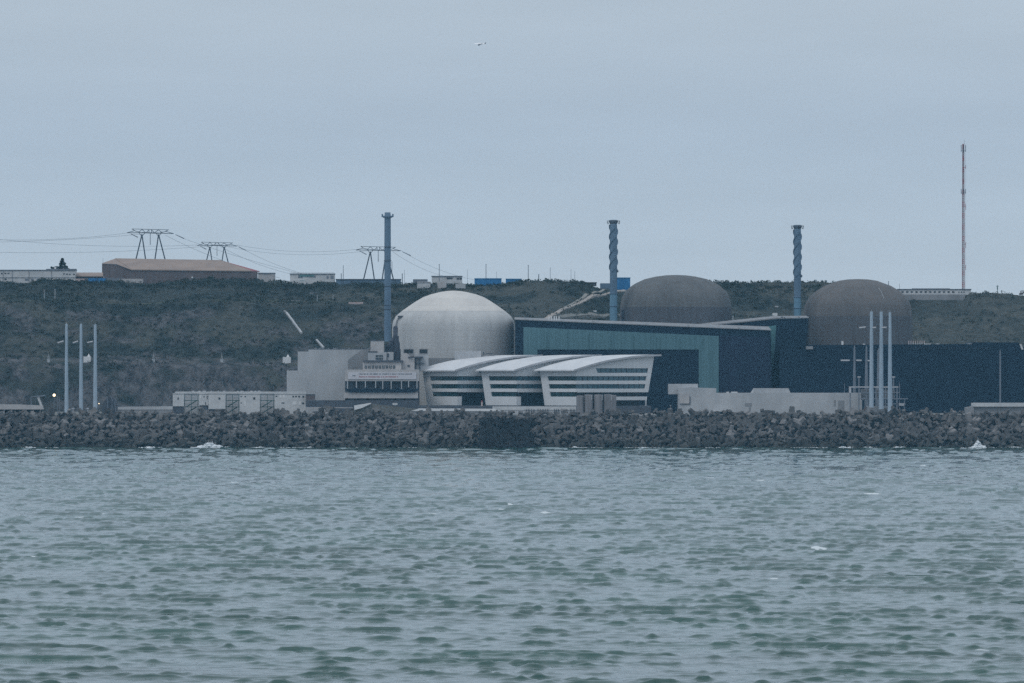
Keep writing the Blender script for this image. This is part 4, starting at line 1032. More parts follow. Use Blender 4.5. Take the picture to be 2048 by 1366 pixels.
MB().front([(233, 814), (258, 813.2), (345, 812.5), (345, 819), (233, 819.5)], 2590, 1).build('coping', M['concrete'], t)
MB().pxbox(233, 345, 819.6, 832, 2590.2, 1).build('wall', M['concrete_dark'], t)

# site cabins
Ys = 2600.0
t = thing('cabin_row', 'long pale two storey cabin block behind the front cabins', 'cabin', (X(460, Ys+14), Ys+14, GZ))
MB().pxbox(352, 576, 787.6, 832, Ys+14, 8).build('wall', M['concrete'], t)
MB().pxbox(350, 612, 783.2, 787.4, Ys+13.5, 9).build('roof', M['pale'], t)
e = MB(); rg = random.Random(12)
for x in (384, 396, 406, 421, 436, 447, 474, 481, 500, 508, 516): e.pxbox(x, x+rg.uniform(2, 7), 781.6, 783, Ys+16, .6)
e.build('roof_rail', M['mast_white'], t)
def cabin(x0, x1, y0, y1, Y, label, wins, doors, m='pale'):
    t = thing('site_cabin', label, 'cabin', (X((x0+x1)/2, Y), Y, GZ), 'pale site cabins behind the breakwater')
    MB().pxbox(x0, x1, y0, y1, Y, 6).build('wall', M[m], t)
    MB().pxbox(x0-.4, x1+.4, y0-1.2, y0-.15, Y-.3, 6.5).build('roof', M['pale'], t)
    if (Z(y1, Y)) > GZ+.05: MB().box(X(x0+1, Y), X(x1-1, Y), Y+.5, Y+5.5, GZ, Z(y1, Y)-.02).build('base', M['slate'], t)
    for a_, b_, c_, d_ in wins:
        MB().pxbox(a_, b_, c_, d_, Y-.12, .1).build('window', M['window_dark'], t)
    for a_, b_, c_, d_ in doors: MB().pxbox(a_, b_, c_, d_, Y-.12, .1).build('door', M['white_panel'], t)
cabin(345.5, 367.5, 787.5, 812.5, Ys, 'leftmost site cabin, single, with one small window', [(355, 357.5, 795, 799)], [])
cabin(398, 416.5, 788, 810.5, Ys, 'narrow two storey site cabin with white door panels', [(407, 409, 792, 794.5), (413.5, 415, 791.5, 798), (410.5, 412, 804, 809)], [(400, 402.6, 789, 797), (404, 406, 803, 808)])
cabin(417, 450.5, 787.5, 818, Ys-1, 'blank site cabin right of the narrow one, standing on a dark base', [(437, 440.5, 795, 799)], [])
cabin(479.5, 519.5, 788, 830, Ys-1, 'site cabin with a dark square window between two green stairs', [(506.5, 510.5, 794.5, 799.2), (481, 484, 792, 793.6), (489, 492, 792, 794), (481, 484, 805, 806.5)], [(488.5, 491.5, 802, 812)])
cabin(549.5, 611, 788, 830, Ys-1.5, 'widest site cabin with a row of small windows, rightmost', [(585, 588, 791.5, 794.5), (590.5, 593.5, 791.5, 794.5), (596.5, 600, 791.5, 794.5), (604.5, 608.5, 791.5, 795), (551, 554.5, 791.5, 793.5), (563, 569, 805, 806.8), (604, 608, 805, 808), (551, 554, 818.5, 820.5)],
      [(559, 563, 789.5, 795.5), (566, 569.5, 789.5, 795.5), (585, 593.5, 803, 809.5), (598, 602, 803, 810)])
for x0, x1, lab in ((368.5, 397, 'dim stair and landing between the two leftmost cabins'), (451.5, 478.5, 'green steel stair between the blank cabin and the dark windowed cabin'), (520.5, 548.5, 'green steel stair left of the widest cabin')):
    Y = Ys+5; t = thing('outdoor_stair', lab, 'staircase', (X((x0+x1)/2, Y), Y, GZ), 'steel stairs between the site cabins')
    MB().pxbox(x0, x1, 800.2, 801.6, Y, 3).pxbox(x0, x1, 813.2, 814.4, Y, 3).build('landing', M['green_steel'], t)
    MB().tube(P(x0+4, 813.5, Y), P(x1-4, 801, Y), .25, .25, 5).tube(P(x0+4, 826, Y+1), P(x1-4, 814, Y+1), .25, .25, 5).build('stair_flight', M['green_steel'], t)
    MB().pxbox(x0+.3, x1-.3, 795.6, 796.2, Y-.1, .1).pxbox(x0+.3, x1-.3, 808, 808.6, Y-.1, .1).build('handrail', M['mast_dim'], t)
    for x in (x0+1, (x0+x1)/2, x1-1): MB().pxbox(x-.5, x+.5, 789, 832, Y+.2, .3).build('post', M['green_steel'], t)
t = thing('site_fence', 'grey corrugated fence between the cabins and the pump station', 'fence', (X(655, 2575), 2575, GZ))
MB().pxbox(611.5, 705, 800.5, 814.5, 2588, .5).build('sheet', M['slate'], t)
MB().pxbox(611, 706, 814.8, 816.2, 2587.6, 1.2).build('kerb', M['concrete_warm'], t)
for x in (628, 651, 675, 700): MB().pxbox(x-.3, x+.3, 800.3, 814.6, 2587.7, .2).build('post', M['mast_dim'], t)
t = thing('dark_container', 'dark maroon container standing beside the widest cabin', 'container', P(621, 800, 2592))
MB().pxbox(611.6, 629.5, 790, 800.2, 2592, 6).build('body', M['brick'], t); MB().pxbox(611.4, 629.8, 788.6, 789.8, 2591.8, 6.4).build('roof', M['black'], t)
t = thing('white_ramp', 'white wedge shaped ramp below the pump station', 'ramp', (X(725, 2570), 2570, GZ))
MB().front([(708, 811), (742, 805.5), (742, 807.5), (722, 816.5), (709, 820)], 2575, 3).build('slab', M['white_panel'], t)
MB().front([(706, 820.4), (723, 817), (745, 808), (838, 818), (838, 832), (706, 832)], 2577, 3).build('bank', M['ground'], t)
MB().pxbox(785, 795, 806, 810, 2576.5, .4).build('pale_plate', M['pale'], t)

# ---------------------------------------------------------------- hillside things
t = thing('chute', 'pale concrete chute running down the hillside above the annex', 'chute')
def seg(a, b, w=.95, lift=.9):
    m_ = MB(); vs = []; k = 14
    for i in range(k+1):
        px = a[0]+(b[0]-a[0])*i/k; py = a[1]+(b[1]-a[1])*i/k; Y = hit(px, py); x = X(px, Y); z = float(terrain(x, Y, False))
        vs += [(x-w/2, Y-.5, z+lift), (x+w/2, Y-.5, z+lift), (x+w/2, Y, z-1), (x-w/2, Y, z-1)]
    m_.add(vs, [(4*i+j, 4*i+(j+1) % 4, 4*i+4+(j+1) % 4, 4*i+4+j) for i in range(k) for j in range(4)]+[(3, 2, 1, 0), (4*k, 4*k+1, 4*k+2, 4*k+3)])
    return m_
o = seg((573, 628), (603, 668)); p0 = Vector(o.v[0]); t.location = p0
o.build('upper_chute', M['concrete'], t); seg((633, 683), (647, 697)).build('lower_chute', M['concrete'], t); seg((569, 625), (574, 629), 1.0).build('inlet', M['concrete_dark'], t)
def hillbox(px0, px1, py0, py1, name, label, cat, m, dep=3, roof=None):
    Y = hit((px0+px1)/2, py1)-1.5; p = P((px0+px1)/2, py1, Y)
    t = thing(name, label, cat, p)
    MB().box(X(px0, Y), X(px1, Y), Y, Y+dep, p[2]-1.5, Z(py0, Y)).build('body', M[m], t)
    if roof: MB().box(X(px0-.5, Y), X(px1+.5, Y), Y-.2, Y+dep+.2, Z(py0, Y)+.03, Z(py0-1, Y)).build('roof', M[roof], t)
    return t, Y, p
hillbox(560, 600, 600.5, 606.5, 'hill_shelter', 'long pale shelter on the upper terrace of the hillside', 'shelter', 'concrete', 3, 'slate')
hillbox(697, 726, 604, 608, 'spoil_bank', 'pinkish heap of sandy boards on the hill terrace', 'stack', 'pink', 2)
hillbox(620, 648, 585.5, 587.5, 'hill_canopy', 'thin pale canopy among bushes on the upper hillside', 'canopy', 'concrete', 2, 'mast_dim')
hillbox(1181, 1193, 621, 624, 'white_tank', 'small white tank lying above the gravel yard', 'tank', 'white_panel', 2)
hillbox(1545, 1555, 626, 629.5, 'white_tank', 'small white tank between the two grey domes', 'tank', 'white_panel', 2)
hillbox(1549, 1557, 612, 614.5, 'rock_slab', 'pale slab lying on the slope between the grey domes', 'slab', 'concrete', 2)
for px0, px1, lab in ((565.5, 581.5, 'white hut with a pointed vent left of the stepped annex'), (167, 181.5, 'white hut with a pointed vent behind the left tall poles')):
    cy = 712 if px0 > 300 else 711
    t, Y, p = hillbox(px0, px1, cy+2, cy+12.5, 'hill_hut', lab, 'hut', 'white_panel', 3)
    t['group'] = 'white huts on the lower hillside'
    cx = px0+10.5; MB().tube(P(cx, cy+2, Y+1), P(cx, cy-3.5, Y+1), .75, .08, 8).build('pointed_vent', M['white_panel'], t)
for px, lab in ((97, 'small grey lattice beacon on the hill left of the poles'), (307, 'small grey lattice beacon on the hill above the cabins'), (443.5, 'small grey lattice beacon on the hill left of the white hut')):
    Y = hit(px, 724)-4; t = thing('beacon_mast', lab, 'beacon', P(px, 724, Y), 'lattice beacons on the lower hillside')
    MB().tube(P(px-3, 724, Y), P(px, 708, Y), .13, .06, 5).tube(P(px+3, 724, Y), P(px, 708, Y), .13, .06, 5).tube(P(px, 724, Y+1), P(px, 704, Y), .13, .06, 5).build('tripod', M['steel_pale'], t)
    MB().pxbox(px-2.2, px+2.2, 719, 724.5, Y-.4, 1).build('cabinet', M['steel_pale'], t)
for px, y0, y1, lab in ((88.5, 580, 600, 'left one of two short pale posts on the upper left hillside'), (110, 579.5, 602, 'right one of two short pale posts on the upper left hillside'), (634.5, 591, 604, 'thin pale post standing on the hill terrace'), (666, 592, 600, 'short pale post on the hill terrace right of the thin one'), (1466, 633, 642, 'short white post between the two dark halls roofs')):
    Y = hit(px, y1)-4 if y1 < 620 else 2725; p = P(px, y1, Y); t = thing('marker_post', lab, 'post', p)
    MB().tube((p[0], p[1], p[2]-1), P(px, y0, Y), .2, .16, 6).build('shaft', M['steel_pale'], t)
    q = P(px, y0, Y); MB().box(q[0]-.3, q[0]+.3, q[1]-.2, q[1]+.2, q[2], q[2]+.25).build('cap', M['steel_pale'], t)

# ---------------------------------------------------------------- hilltop
def topbase(px, Y): return float(terrain(X(px, Y), Y, False))-.5
Yt = 2975.0
def hilltop(name, label, cat, x0, x1, y0, Y, dep, m, roof=None, wins=(), wm='window_dark', base=None, group=None):
    zb = topbase((x0+x1)/2, Y) if base is None else base
    t = thing(name, label, cat, (X((x0+x1)/2, Y), Y, zb), group)
    MB().box(X(x0, Y), X(x1, Y), Y, Y+dep, zb, Z(y0, Y)).build('wall', M[m], t)
    if roof: MB().box(X(x0-.8, Y), X(x1+.8, Y), Y-.4, Y+dep+.4, Z(y0, Y)+.02, Z(y0-1.6, Y)).build('roof', M[roof], t)
    for a_, b_, c_, d_ in wins: MB().pxbox(a_, b_, c_, d_, Y-.15, .12).build('window', M[wm], t)
    return t
t = hilltop('lodging_block', 'long white cabin block at the top left of the hill', 'building', -60, 150, 541, Yt, 12, 'pale', 'mast_dim', [(2, 4.5, 545.5, 548), (9, 12.5, 545.5, 547.5), (15, 19, 545.5, 547.5), (9, 13, 557, 560), (126.5, 129.5, 546.5, 549), (132, 135.5, 547, 549.2), (138, 141, 547.5, 549.5), (146, 149.5, 547.5, 549.5)])
for x in (6, 24.5, 58, 103): MB().pxbox(x-.3, x+.3, 541.5, 568, Yt-.3, .2).build('joint', M['mast_dim'], t)
MB().pxbox(-60, 150, 554.6, 555.2, Yt-.32, .2).build('floor_band', M['mast_dim'], t)
MB().pxbox(108.5, 112, 534, 540, Yt+3, 1).build('chimney', M['white_panel'], t)
MB().pxbox(92, 152, 537.6, 539.2, Yt+2, 6).build('roof_rail', M['mast_dim'], t)
for x0, x1 in ((50, 57), (62, 67), (73, 84)): MB().pxbox(x0, x1, 557.5, 561, Yt-.15, .12).build('window', M['mast_dim'], t)
t = hilltop('low_shed', 'low brown roofed shed between the white block and the brown warehouse', 'shed', 150, 206, 553, Yt+6, 10, 'pink')
MB().extr([P(148, 553.5, Yt+5), P(206, 553.5, Yt+5), P(206, 546.5, Yt+17), P(152, 546.5, Yt+17)], (0, 0, .4)).build('roof', M['brick_roof'], t)
MB().pxbox(149, 206, 553.8, 556, Yt+5.6, .3).build('eave', M['slate'], t)
# warehouse, seen corner on
Yw = 3000.0; zb = topbase(350, Yw)
t = thing('warehouse', 'large brown warehouse with tan pitched roof on the hilltop', 'warehouse', (X(360, Yw), Yw, zb))
A = P(268, 540.5, Yw); B = P(515, 543, Yw); zE = A[2]
C0 = P(204, 527, Yw+18)
w = MB(); gz_ = P(228, 518.5, Yw+30)
w.extr([(A[0], A[1], zb), (B[0], B[1], zb), B, A], (0, .6, 0)); w.build('front_wall', M['brick'], t)
w = MB(); w.add([(A[0], A[1], zb), A, P(240, 531, Yw+9), C0, (C0[0], C0[1], zb)], [(0, 1, 2, 3, 4)])
gp = [(A[0], A[1], zb), tuple(A), P(225, 523.0, Yw+14), P(204, 527, Yw+18)]
w = MB(); w.extr([(A[0], A[1], zb), A, P(232, 528.5, Yw+10), P(204, 527.5, Yw+18), (C0[0], C0[1], zb)], (.4, .8, 0)); w.build('gable_wall', M['brick'], t)
rg0 = P(230, 518.4, Yw+22); rg1 = P(441, 522, Yw+22)
MB().extr([(A[0]-1, A[1]-.5, A[2]), (B[0]-3, B[1]-.5, B[2]), rg1, rg0], (0, .1, .5)).build('front_roof', M['brick_roof'], t)
MB().extr([rg0, P(204, 527.3, Yw+17.5), P(232, 528.3, Yw+9.5), (A[0]-1, A[1]-.5, A[2])], (0, .2, .3)).build('hip_roof', M['brick_roof'], t)
MB().extr([rg1, (B[0]-3, B[1]-.45, B[2]), (B[0], B[1]+26, B[2]+.3)], (0, .1, .4)).build('end_roof', M['red'], t)
MB().pxbox(383, 386, 553, 556.5, Yw-.2, .2).build('sign', M['white_panel'], t)
MB().tube(P(206, 526, Yw+19), P(206, 515.5, Yw+19), .08, .05, 5).build('roof_rod', M['steel'], t)
for nm, lab, x0, x1, y0, m in (('shipping_container', 'bright blue container before the brown warehouse', 176, 213, 556.5, 'blue'), ('shipping_container', 'grey green container right of the bright blue one', 213.3, 238, 556.2, 'green_steel'), ('shipping_container', 'pale pinkish container right of the grey green one', 238.4, 286, 557.6, 'concrete_warm'), ('shipping_container', 'dark end container left of the bright blue one', 169.5, 175.7, 558, 'slate'), ('shipping_container', 'pinkish low container at the foot of the white block', 151, 169, 557.5, 'pink')):
    Y = Yt-14; zb = topbase((x0+x1)/2, Y); t = thing(nm, lab, 'container', (X((x0+x1)/2, Y), Y, zb), 'containers in front of the brown warehouse')
    MB().box(X(x0, Y), X(x1, Y), Y, Y+2.6, zb, Z(y0, Y)).build('body', M[m if m != 'green_steel' else 'mast_dim'], t)
    e = MB(); 
    for xx in (x0+.4, (x0+x1)/2, x1-.4): e.pxbox(xx-.35, xx+.35, y0-.2, 569, Y-.12, .1)
    e.build('corner_posts', M['slate' if m == 'blue' else m if m != 'green_steel' else 'mast_dim'], t)
t = hilltop('hilltop_box', 'cream box building at the right end of the brown warehouse', 'building', 516, 549, 547, Yt+20, 10, 'concrete_warm', 'mast_dim')
t = hilltop('hilltop_cabins', 'pale stacked cabins right of the cream box building', 'building', 580, 669, 548.5, Yt-6, 9, 'pale', 'mast_dim', [(596, 605, 550.5, 556), (627.5, 631, 551, 555), (653, 657, 552, 557), (661, 667, 551.5, 557), (629, 632, 564, 567.5), (636, 638, 565, 568)], wm='mast_dim')
MB().pxbox(599, 610, 561, 569, Yt-6.4, .3).pxbox(599, 628, 549.5, 553, Yt-6.4, .3).build('green_panel', M['teal_pale'], t)
e = MB()
for x in range(582, 669, 6): e.pxbox(x-.2, x+.2, 545.6, 547, Yt-5, .2)
e.pxbox(580, 669, 545.2, 545.8, Yt-5, .2); e.build('roof_rail', M['mast_white'], t)
MB().pxbox(577, 612, 562, 569, Yt-9, 2).build('front_cabin', M['pale'], t)
hilltop('dark_shed', 'long low dark blue shed behind the plain blue stack', 'shed', 672, 801, 559.5, Yt-8, 10, 'stack_blue', 'slate', [(712, 714.5, 566.5, 570), (723, 727, 567, 570.5), (733, 736, 567, 570)], 'mast_white')
hilltop('flat_cabin', 'pale flat roofed cabin above the pale dome', 'cabin', 863.5, 924, 553.2, Yt-2, 8, 'pale', 'mast_dim', [(893.5, 905, 555, 558.2), (913, 918, 556, 559), (919, 924, 555.5, 559)])
hilltop('white_trailer', 'small white trailer on the slope left of the flat roofed cabin', 'trailer', 834.5, 860.5, 565, YB-12, 3, 'pale', 'mast_white', base=Z(573, YB-12)-1)
hilltop('green_hut', 'pale green square hut below the flat roofed cabin', 'hut', 875, 893, 563, YB-10, 3, 'concrete_warm', None, base=Z(575, YB-10)-1)
hilltop('grey_trailer', 'grey low trailer right of the pale green hut', 'trailer', 911, 931, 567.5, YB-10, 3, 'concrete', None, base=Z(573, YB-10)-1)
hilltop('low_roof', 'grey green low roof left of the flat roofed cabin', 'shed', 826, 855, 558.5, Yt, 5, 'mast_dim', None)
for x0, x1, y0, lab in ((949, 1003, 557.8, 'longer of the two blue containers above the pale dome'), (1011.5, 1043, 558.6, 'shorter of the two blue containers above the pale dome')):
    t = hilltop('blue_container', lab, 'container', x0, x1, y0, YB+4, 6, 'blue', None, group='blue containers on the hilltop')
    t2 = MB().box(X(x0-.3, YB+4), X(x1+.3, YB+4), YB+3.8, YB+10.2, Z(y0, YB+4)+.02, Z(y0-1.4, YB+4)).build('roof', M['blue_light'], t)
t = hilltop('blue_container', 'lower part blue box peeking left of the left spiral stack', 'container', 1200.5, 1222, 566.5, YB+6, 6, 'stack_blue', None, group='blue containers on the hilltop')
t = hilltop('blue_hangar', 'tall bright blue box building right of the left spiral stack', 'building', 1234, 1260.5, 556.2, YB+8, 9, 'blue')
MB().box(X(1233.6, YB+8), X(1261, YB+8), YB+7.7, YB+17.4, Z(556.2, YB+8)+.02, Z(554.8, YB+8)).build('roof', M['blue_light'], t)
for x in (1240, 1247, 1254): MB().pxbox(x-.25, x+.25, 557, 577, YB+7.85, .12).build('seam', M['blue_light'], t)
hilltop('dark_shed', 'long low dark roof on the hill left of the left spiral stack', 'shed', 1140, 1193, 566, YB+6, 6, 'slate', 'black')
hilltop('dark_shed', 'small dark flat roof at the right spiral stack', 'shed', 1575, 1620, 566.5, YB+6, 6, 'slate', 'black')
# right hilltop
t = hilltop('long_building', 'long low white building with many windows under the red mast', 'building', 1796, 1942, 579.5, YB+10, 10, 'pale', 'slate', [(1803+i*9.2, 1807.5+i*9.2, 582.4, 585.2) for i in range(12)]+[(1917, 1919, 583, 585.4), (1922, 1924.4, 583, 585.4), (1927, 1929, 583, 585.4)], base=Z(590, YB+10))
MB().pxbox(1824, 1900, 576.6, 577.6, YB+14, 2).build('roof_rail', M['mast_dim'], t)
t = tag(MB().front([(1800, 589), (1931, 589), (1929, 601), (1920, 605), (1800, 606)], YB+2, 6).build('retaining_wall', M['concrete_dark']), 'brownish retaining wall under the long white building', 'wall')
def thin(px, y0, Y, label, r=.14, m='steel', zb=None, cap=False):
    zb = topbase(px, Y) if zb is None else zb
    p = (X(px, Y), Y, zb); t = thing('hilltop_pole', label, 'pole', p)
    q = P(px, y0, Y); MB().tube(p, q, r, r*.8, 6).build('shaft', M[m], t)
    MB().box(q[0]-r*1.5, q[0]+r*1.5, q[1]-.1, q[1]+.1, q[2], q[2]+.2).build('cap', M[m], t)
for px, y0, r, m, lab in ((686.5, 532, .16, 'steel', 'thin dark pole right of the pale stacked cabins'), (682.5, 548, .22, 'steel', 'short dark pole right of the pale stacked cabins'), (804.5, 548, .25, 'steel', 'short dark pole right of the plain blue stack'),
                      (809, 541, .09, 'mast_dim', 'faint thin pole right of the plain blue stack'), (878.5, 529, .2, 'mast_dim', 'grey pole above the flat roofed cabin'), (972, 529, .2, 'mast_dim', 'grey pole behind the longer blue container'),
                      (1056.5, 531, .18, 'steel', 'tall dark pole right of the shorter blue container'), (1077.5, 549.5, .25, 'steel', 'short dark pole on the hill right of the blue containers'), (1100.5, 536, .13, 'mast_dim', 'faint tall pole on the hill crest'),
                      (1142, 540, .1, 'mast_dim', 'faint left one of two poles before the left spiral stack'), (1149.5, 544, .1, 'mast_dim', 'faint right one of two poles before the left spiral stack'), (1777, 563.5, .2, 'steel', 'short dark pole behind the brownish dome'),
                      (1799, 568.5, .1, 'mast_dim', 'faint pole at the left end of the long white building'), (993, 545, .08, 'mast_dim', 'faint pole behind the gap of the blue containers'), (935, 540, .08, 'mast_dim', 'faint pole right of the flat roofed cabin')):
    thin(px, y0, YB+22, lab, r, m)
p = (X(1995, YB+12), YB+12, topbase(1995, YB+12)); t = thing('weather_post', 'small green weather post on the right hill crest', 'post', p)
MB().tube(p, P(1995, 570, YB+12), .2, .12, 6).build('shaft', M['green_steel'], t); MB().pxbox(1994, 1996, 574, 579, YB+11.7, .6).pxbox(1992.6, 1997.4, 571.8, 573, YB+11.8, .3).build('instrument_box', M['green_steel'], t)

# lattice mast
Ym = YB+26; px = 1926.5; zb = topbase(px, Ym)
t = thing('radio_mast', 'tall slim red and white lattice mast on the right hilltop', 'mast', (X(px, Ym), Ym, zb))
ztop = Z(288, Ym); n = 27; x0 = X(px, Ym); zs_ = np.linspace(zb, ztop, n+1)
for i in range(n):
    s = MB(); h0, h1 = zs_[i], zs_[i+1]; f0 = i/n; w0 = .58-.14*f0; w1 = .58-.14*(i+1)/n
    if h0 > Z(385, Ym): w0 *= .8; w1 *= .8
    c0 = [(x0-w0, Ym-w0, h0), (x0+w0, Ym-w0, h0), (x0, Ym+w0, h0)]; c1_ = [(x0-w1, Ym-w1, h1), (x0+w1, Ym-w1, h1), (x0, Ym+w1, h1)]
    for j in range(3): s.tube(c0[j], c1_[j], .17, .17, 5)
    k = 3
    for q in range(k):
        for j in range(3):
            a_ = Vector(c0[j]).lerp(Vector(c1_[j]), q/k); b_ = Vector(c0[(j+1) % 3]).lerp(Vector(c1_[(j+1) % 3]), (q+1)/k); s.tube(a_, b_, .06, .06, 4)
    s.build('lattice_section', M['red'] if i % 2 == 0 else M['mast_pale'], t)
for y0, y1 in ((290, 304), (378, 388)):
    s = MB()
    for dx_ in (-1.15, 1.15, .2): s.box(x0+dx_-.16, x0+dx_+.16, Ym-1.2, Ym-.8, Z(y1, Ym), Z(y0, Ym))
    s.box(x0-1.3, x0+1.3, Ym-1.1, Ym-.9, Z(y1-2, Ym), Z(y1-2.8, Ym)); s.build('antenna_cluster', M['mast_dim'], t)
s = MB()
for y0, y1 in ((408, 420), (484, 496), (530, 540), (330, 338)): s.box(x0+1.15, x0+1.4, Ym-.2, Ym+.2, Z(y1, Ym), Z(y0, Ym)).box(x0+.6, x0+1.2, Ym-.1, Ym+.1, Z(y0+5, Ym), Z(y0+4, Ym))
s.build('side_antenna', M['red'], t)
MB().tube((x0+1.25, Ym, zb), (x0+1.25, Ym, Z(300, Ym)), .05, .05, 4).build('feeder_cable', M['mast_dim'], t)
MB().tube((x0+.5, Ym, ztop), (x0+.5, Ym, Z(279, Ym)), .1, .05, 5).build('tip_rod', M['mast_dim'], t)

# trees
def foliage_crown(c, sizes, n, leaf, rng):
    v = []; f = []
    for (dx, dy, dz, rx, ry, rz) in sizes:
        for i in range(n):
            d_ = Vector((rng.gauss(0, 1), rng.gauss(0, 1), rng.gauss(0, 1))).normalized()*rng.uniform(.35, 1)**.5
            p = Vector((c[0]+dx+d_.x*rx, c[1]+dy+d_.y*ry, c[2]+dz+d_.z*rz))
            u = Vector((rng.gauss(0, 1), rng.gauss(0, 1), rng.gauss(0, 1))).normalized(); w = u.orthogonal().normalized(); s = leaf*rng.uniform(.6, 1.3)
            o = len(v); v += [p-u*s, p+w*s*.6, p+u*s, p-w*s*.6]; f.append((o, o+1, o+2, o+3))
    return MB().add(v, f)
rg = random.Random(21)
Yq = Yt+18; p = (X(124, Yq), Yq, topbase(124, Yq)); k = Yq/F
t = thing('conifer_tree', 'dark bushy conifer rising behind the white cabin block', 'tree', p)
MB().tube(p, P(124, 526, Yq), .5, .15, 8).tube(P(124, 540, Yq), P(118, 534, Yq), .2, .1, 5).tube(P(124, 536, Yq), P(131, 531, Yq), .2, .1, 5).build('trunk', M['bark'], t)
zq = Z(545, Yq); sz = []
for px_, py_, rx in ((125, 519, 3.0), (124, 523, 4.6), (127, 527, 5.5), (121, 528, 3.4), (126, 532, 7.6), (131, 534, 5.2), (120, 535, 4), (128, 538, 9), (122, 540, 7), (135, 539, 5)):
    sz.append(((px_-124)*k, rg.uniform(-1, 1), Z(py_, Yq)-zq, rx*k, rx*k*.8, 3.0*k))
foliage_crown((p[0], Yq, zq), sz, 230, .30, rg).build('crown', M['leaf_dark'], t)
t = thing('low_tree', 'low spreading dark tree left of the conifer', 'tree', (X(108, Yq), Yq, topbase(108, Yq)))
MB().tube(t.location, P(110, 536, Yq), .3, .12, 6).build('trunk', M['bark'], t)
foliage_crown((X(108, Yq), Yq, Z(538, Yq)), [((px_-108)*k, 0, (538-py_)*k, rx*k, rx*k, 2.2*k) for px_, py_, rx in ((103, 535, 2), (106, 536, 3), (113, 534.5, 5), (116, 537, 4), (108, 540, 7), (100, 541, 5), (94, 542.5, 4))], 110, .28, rg).build('crown', M['leaf_dark'], t)
t = thing('rust_bush', 'reddish bush on the crest at the right edge', 'bush', (X(2045, YB+6), YB+6, topbase(2045, YB+6)))
MB().tube(t.location, P(2045, 584, YB+6), .2, .08, 5).build('trunk', M['bark'], t)
foliage_crown(P(2045, 584, YB+6), [(0, 0, 0, 1.3, 1.2, 1.0), (.8, 0, -.8, 1.2, 1, .9), (-1, 0, -1, .9, .9, .6)], 110, .25, rg).build('crown', M['brick'], t)

# pylons: two V-legged portals carrying a long crossarm
def pylon():
    t = thing('pylon', '', 'pylon', (0, 0, 0), 'portal pylons along the hilltop'); k = .274   # metres per pixel of the nearest one
    H0 = 0.0
    x = lambda px: (px-300.5)*k
    z = lambda py: (524-py)*k
    A0, A1 = (284, 469), (317, 469)
    for (ax, ay), feet in ((A0, (271.5, 291.5)), (A1, (309.5, 330.5))):
        for fx in feet:
            # legs continue to the ground
            d_ = (fx-ax)/(521-ay); yb = 640
            MB().tube((x(ax+d_*(yb-ay)), 0, z(yb)), (x(ax), 0, z(ay)), .42, .34, 6).build('leg', M['steel'], t)
    b = MB()
    for yy in (-.8, .8):
        b.tube((x(254), 0, z(466)), (x(284), yy, z(465.6)), .16, .2, 5).tube((x(284), yy, z(465.6)), (x(318), yy, z(466.6)), .28, .28, 5).tube((x(318), yy, z(466.6)), (x(347), 0, z(467.6)), .2, .16, 5)
        b.tube((x(264), yy*.4, z(458.2)), (x(337), yy*.4, z(460)), .14, .14, 5)
    b.build('crossarm', M['steel'], t)
    b = MB()
    for p_, q_ in (((264, 458), (272, 463)), ((272, 463), (280, 464)), ((254, 466), (270, 461.5)), ((337, 459.6), (329, 464)), ((329, 464), (320, 465)), ((347, 467.6), (331, 463)), ((284, 459), (277, 466)), ((284, 459), (292, 466)), ((317, 460), (309, 466)), ((317, 460), (325, 466.5)),
                  ((278, 466), (284, 473)), ((290, 466), (284, 473)), ((311, 466), (317, 473)), ((323, 466), (317, 473)), ((298, 460), (298, 466)), ((303, 460), (303, 466)), ((292, 466), (298, 460)), ((303, 460), (309, 466))):
        b.tube((x(p_[0]), 0, z(p_[1])), (x(q_[0]), 0, z(q_[1])), .17, .17, 5)
    b.build('bracing', M['steel'], t)
    MB().tube((x(300.5), 0, z(466)), (x(300.5), 0, z(490)), .16, .2, 6).build('insulator', M['mast_dim'], t)
    MB().tube((x(262), 0, z(468)), (x(276), 0, z(475)), .2, .26, 6).build('insulator', M['mast_dim'], t)
    MB().tube((x(351), 0, z(469.5)), (x(368), 0, z(477.5)), .2, .28, 6).build('insulator', M['mast_dim'], t)
    return t
PY = {}
p1 = pylon(); p1.location = P(300.5, 524, 3100); p1['label'] = 'leftmost and biggest portal pylon, standing behind the brown warehouse'
p2 = dup(p1, P(434, 541, 3500), 'smaller portal pylon behind the right half of the brown warehouse'); p2.scale = (.97,)*3
p3 = dup(p1, P(756.5, 556, 3240), 'portal pylon half hidden by the plain blue stack')
def wire(pts, label, grp, r=.075):
    """pts: ((px,py,Y),(px,py,Y),sag px)"""
    (a, b, sg_) = pts; A_ = Vector(P(*a)); B_ = Vector(P(*b)); n = 22; L_ = []
    for i in range(n+1):
        u = i/n; q = A_.lerp(B_, u); q.z -= 4*sg_*.27*u*(1-u); L_.append(q)
    m_ = MB().path(L_, r, 4)
    tag(m_.build('power_cable', M['wire'], None, A_), label, 'cable', grp)
g1 = 'power cables left of the biggest pylon'
l1 = 'thin dark cable sagging leftward from the biggest pylon'
for a, b, s in (((-140, 470, 3060), (254, 466, 3100), 12), ((-140, 484, 3060), (284, 468, 3100), 6), ((-140, 462, 3300), (394, 490, 3500), 14), ((-140, 500, 3300), (419, 492, 3500), 10)):
    wire((a, b, s), 'thin dark cable sagging in from the left edge toward the pylons', g1)
g2 = 'power cables between the pylons'
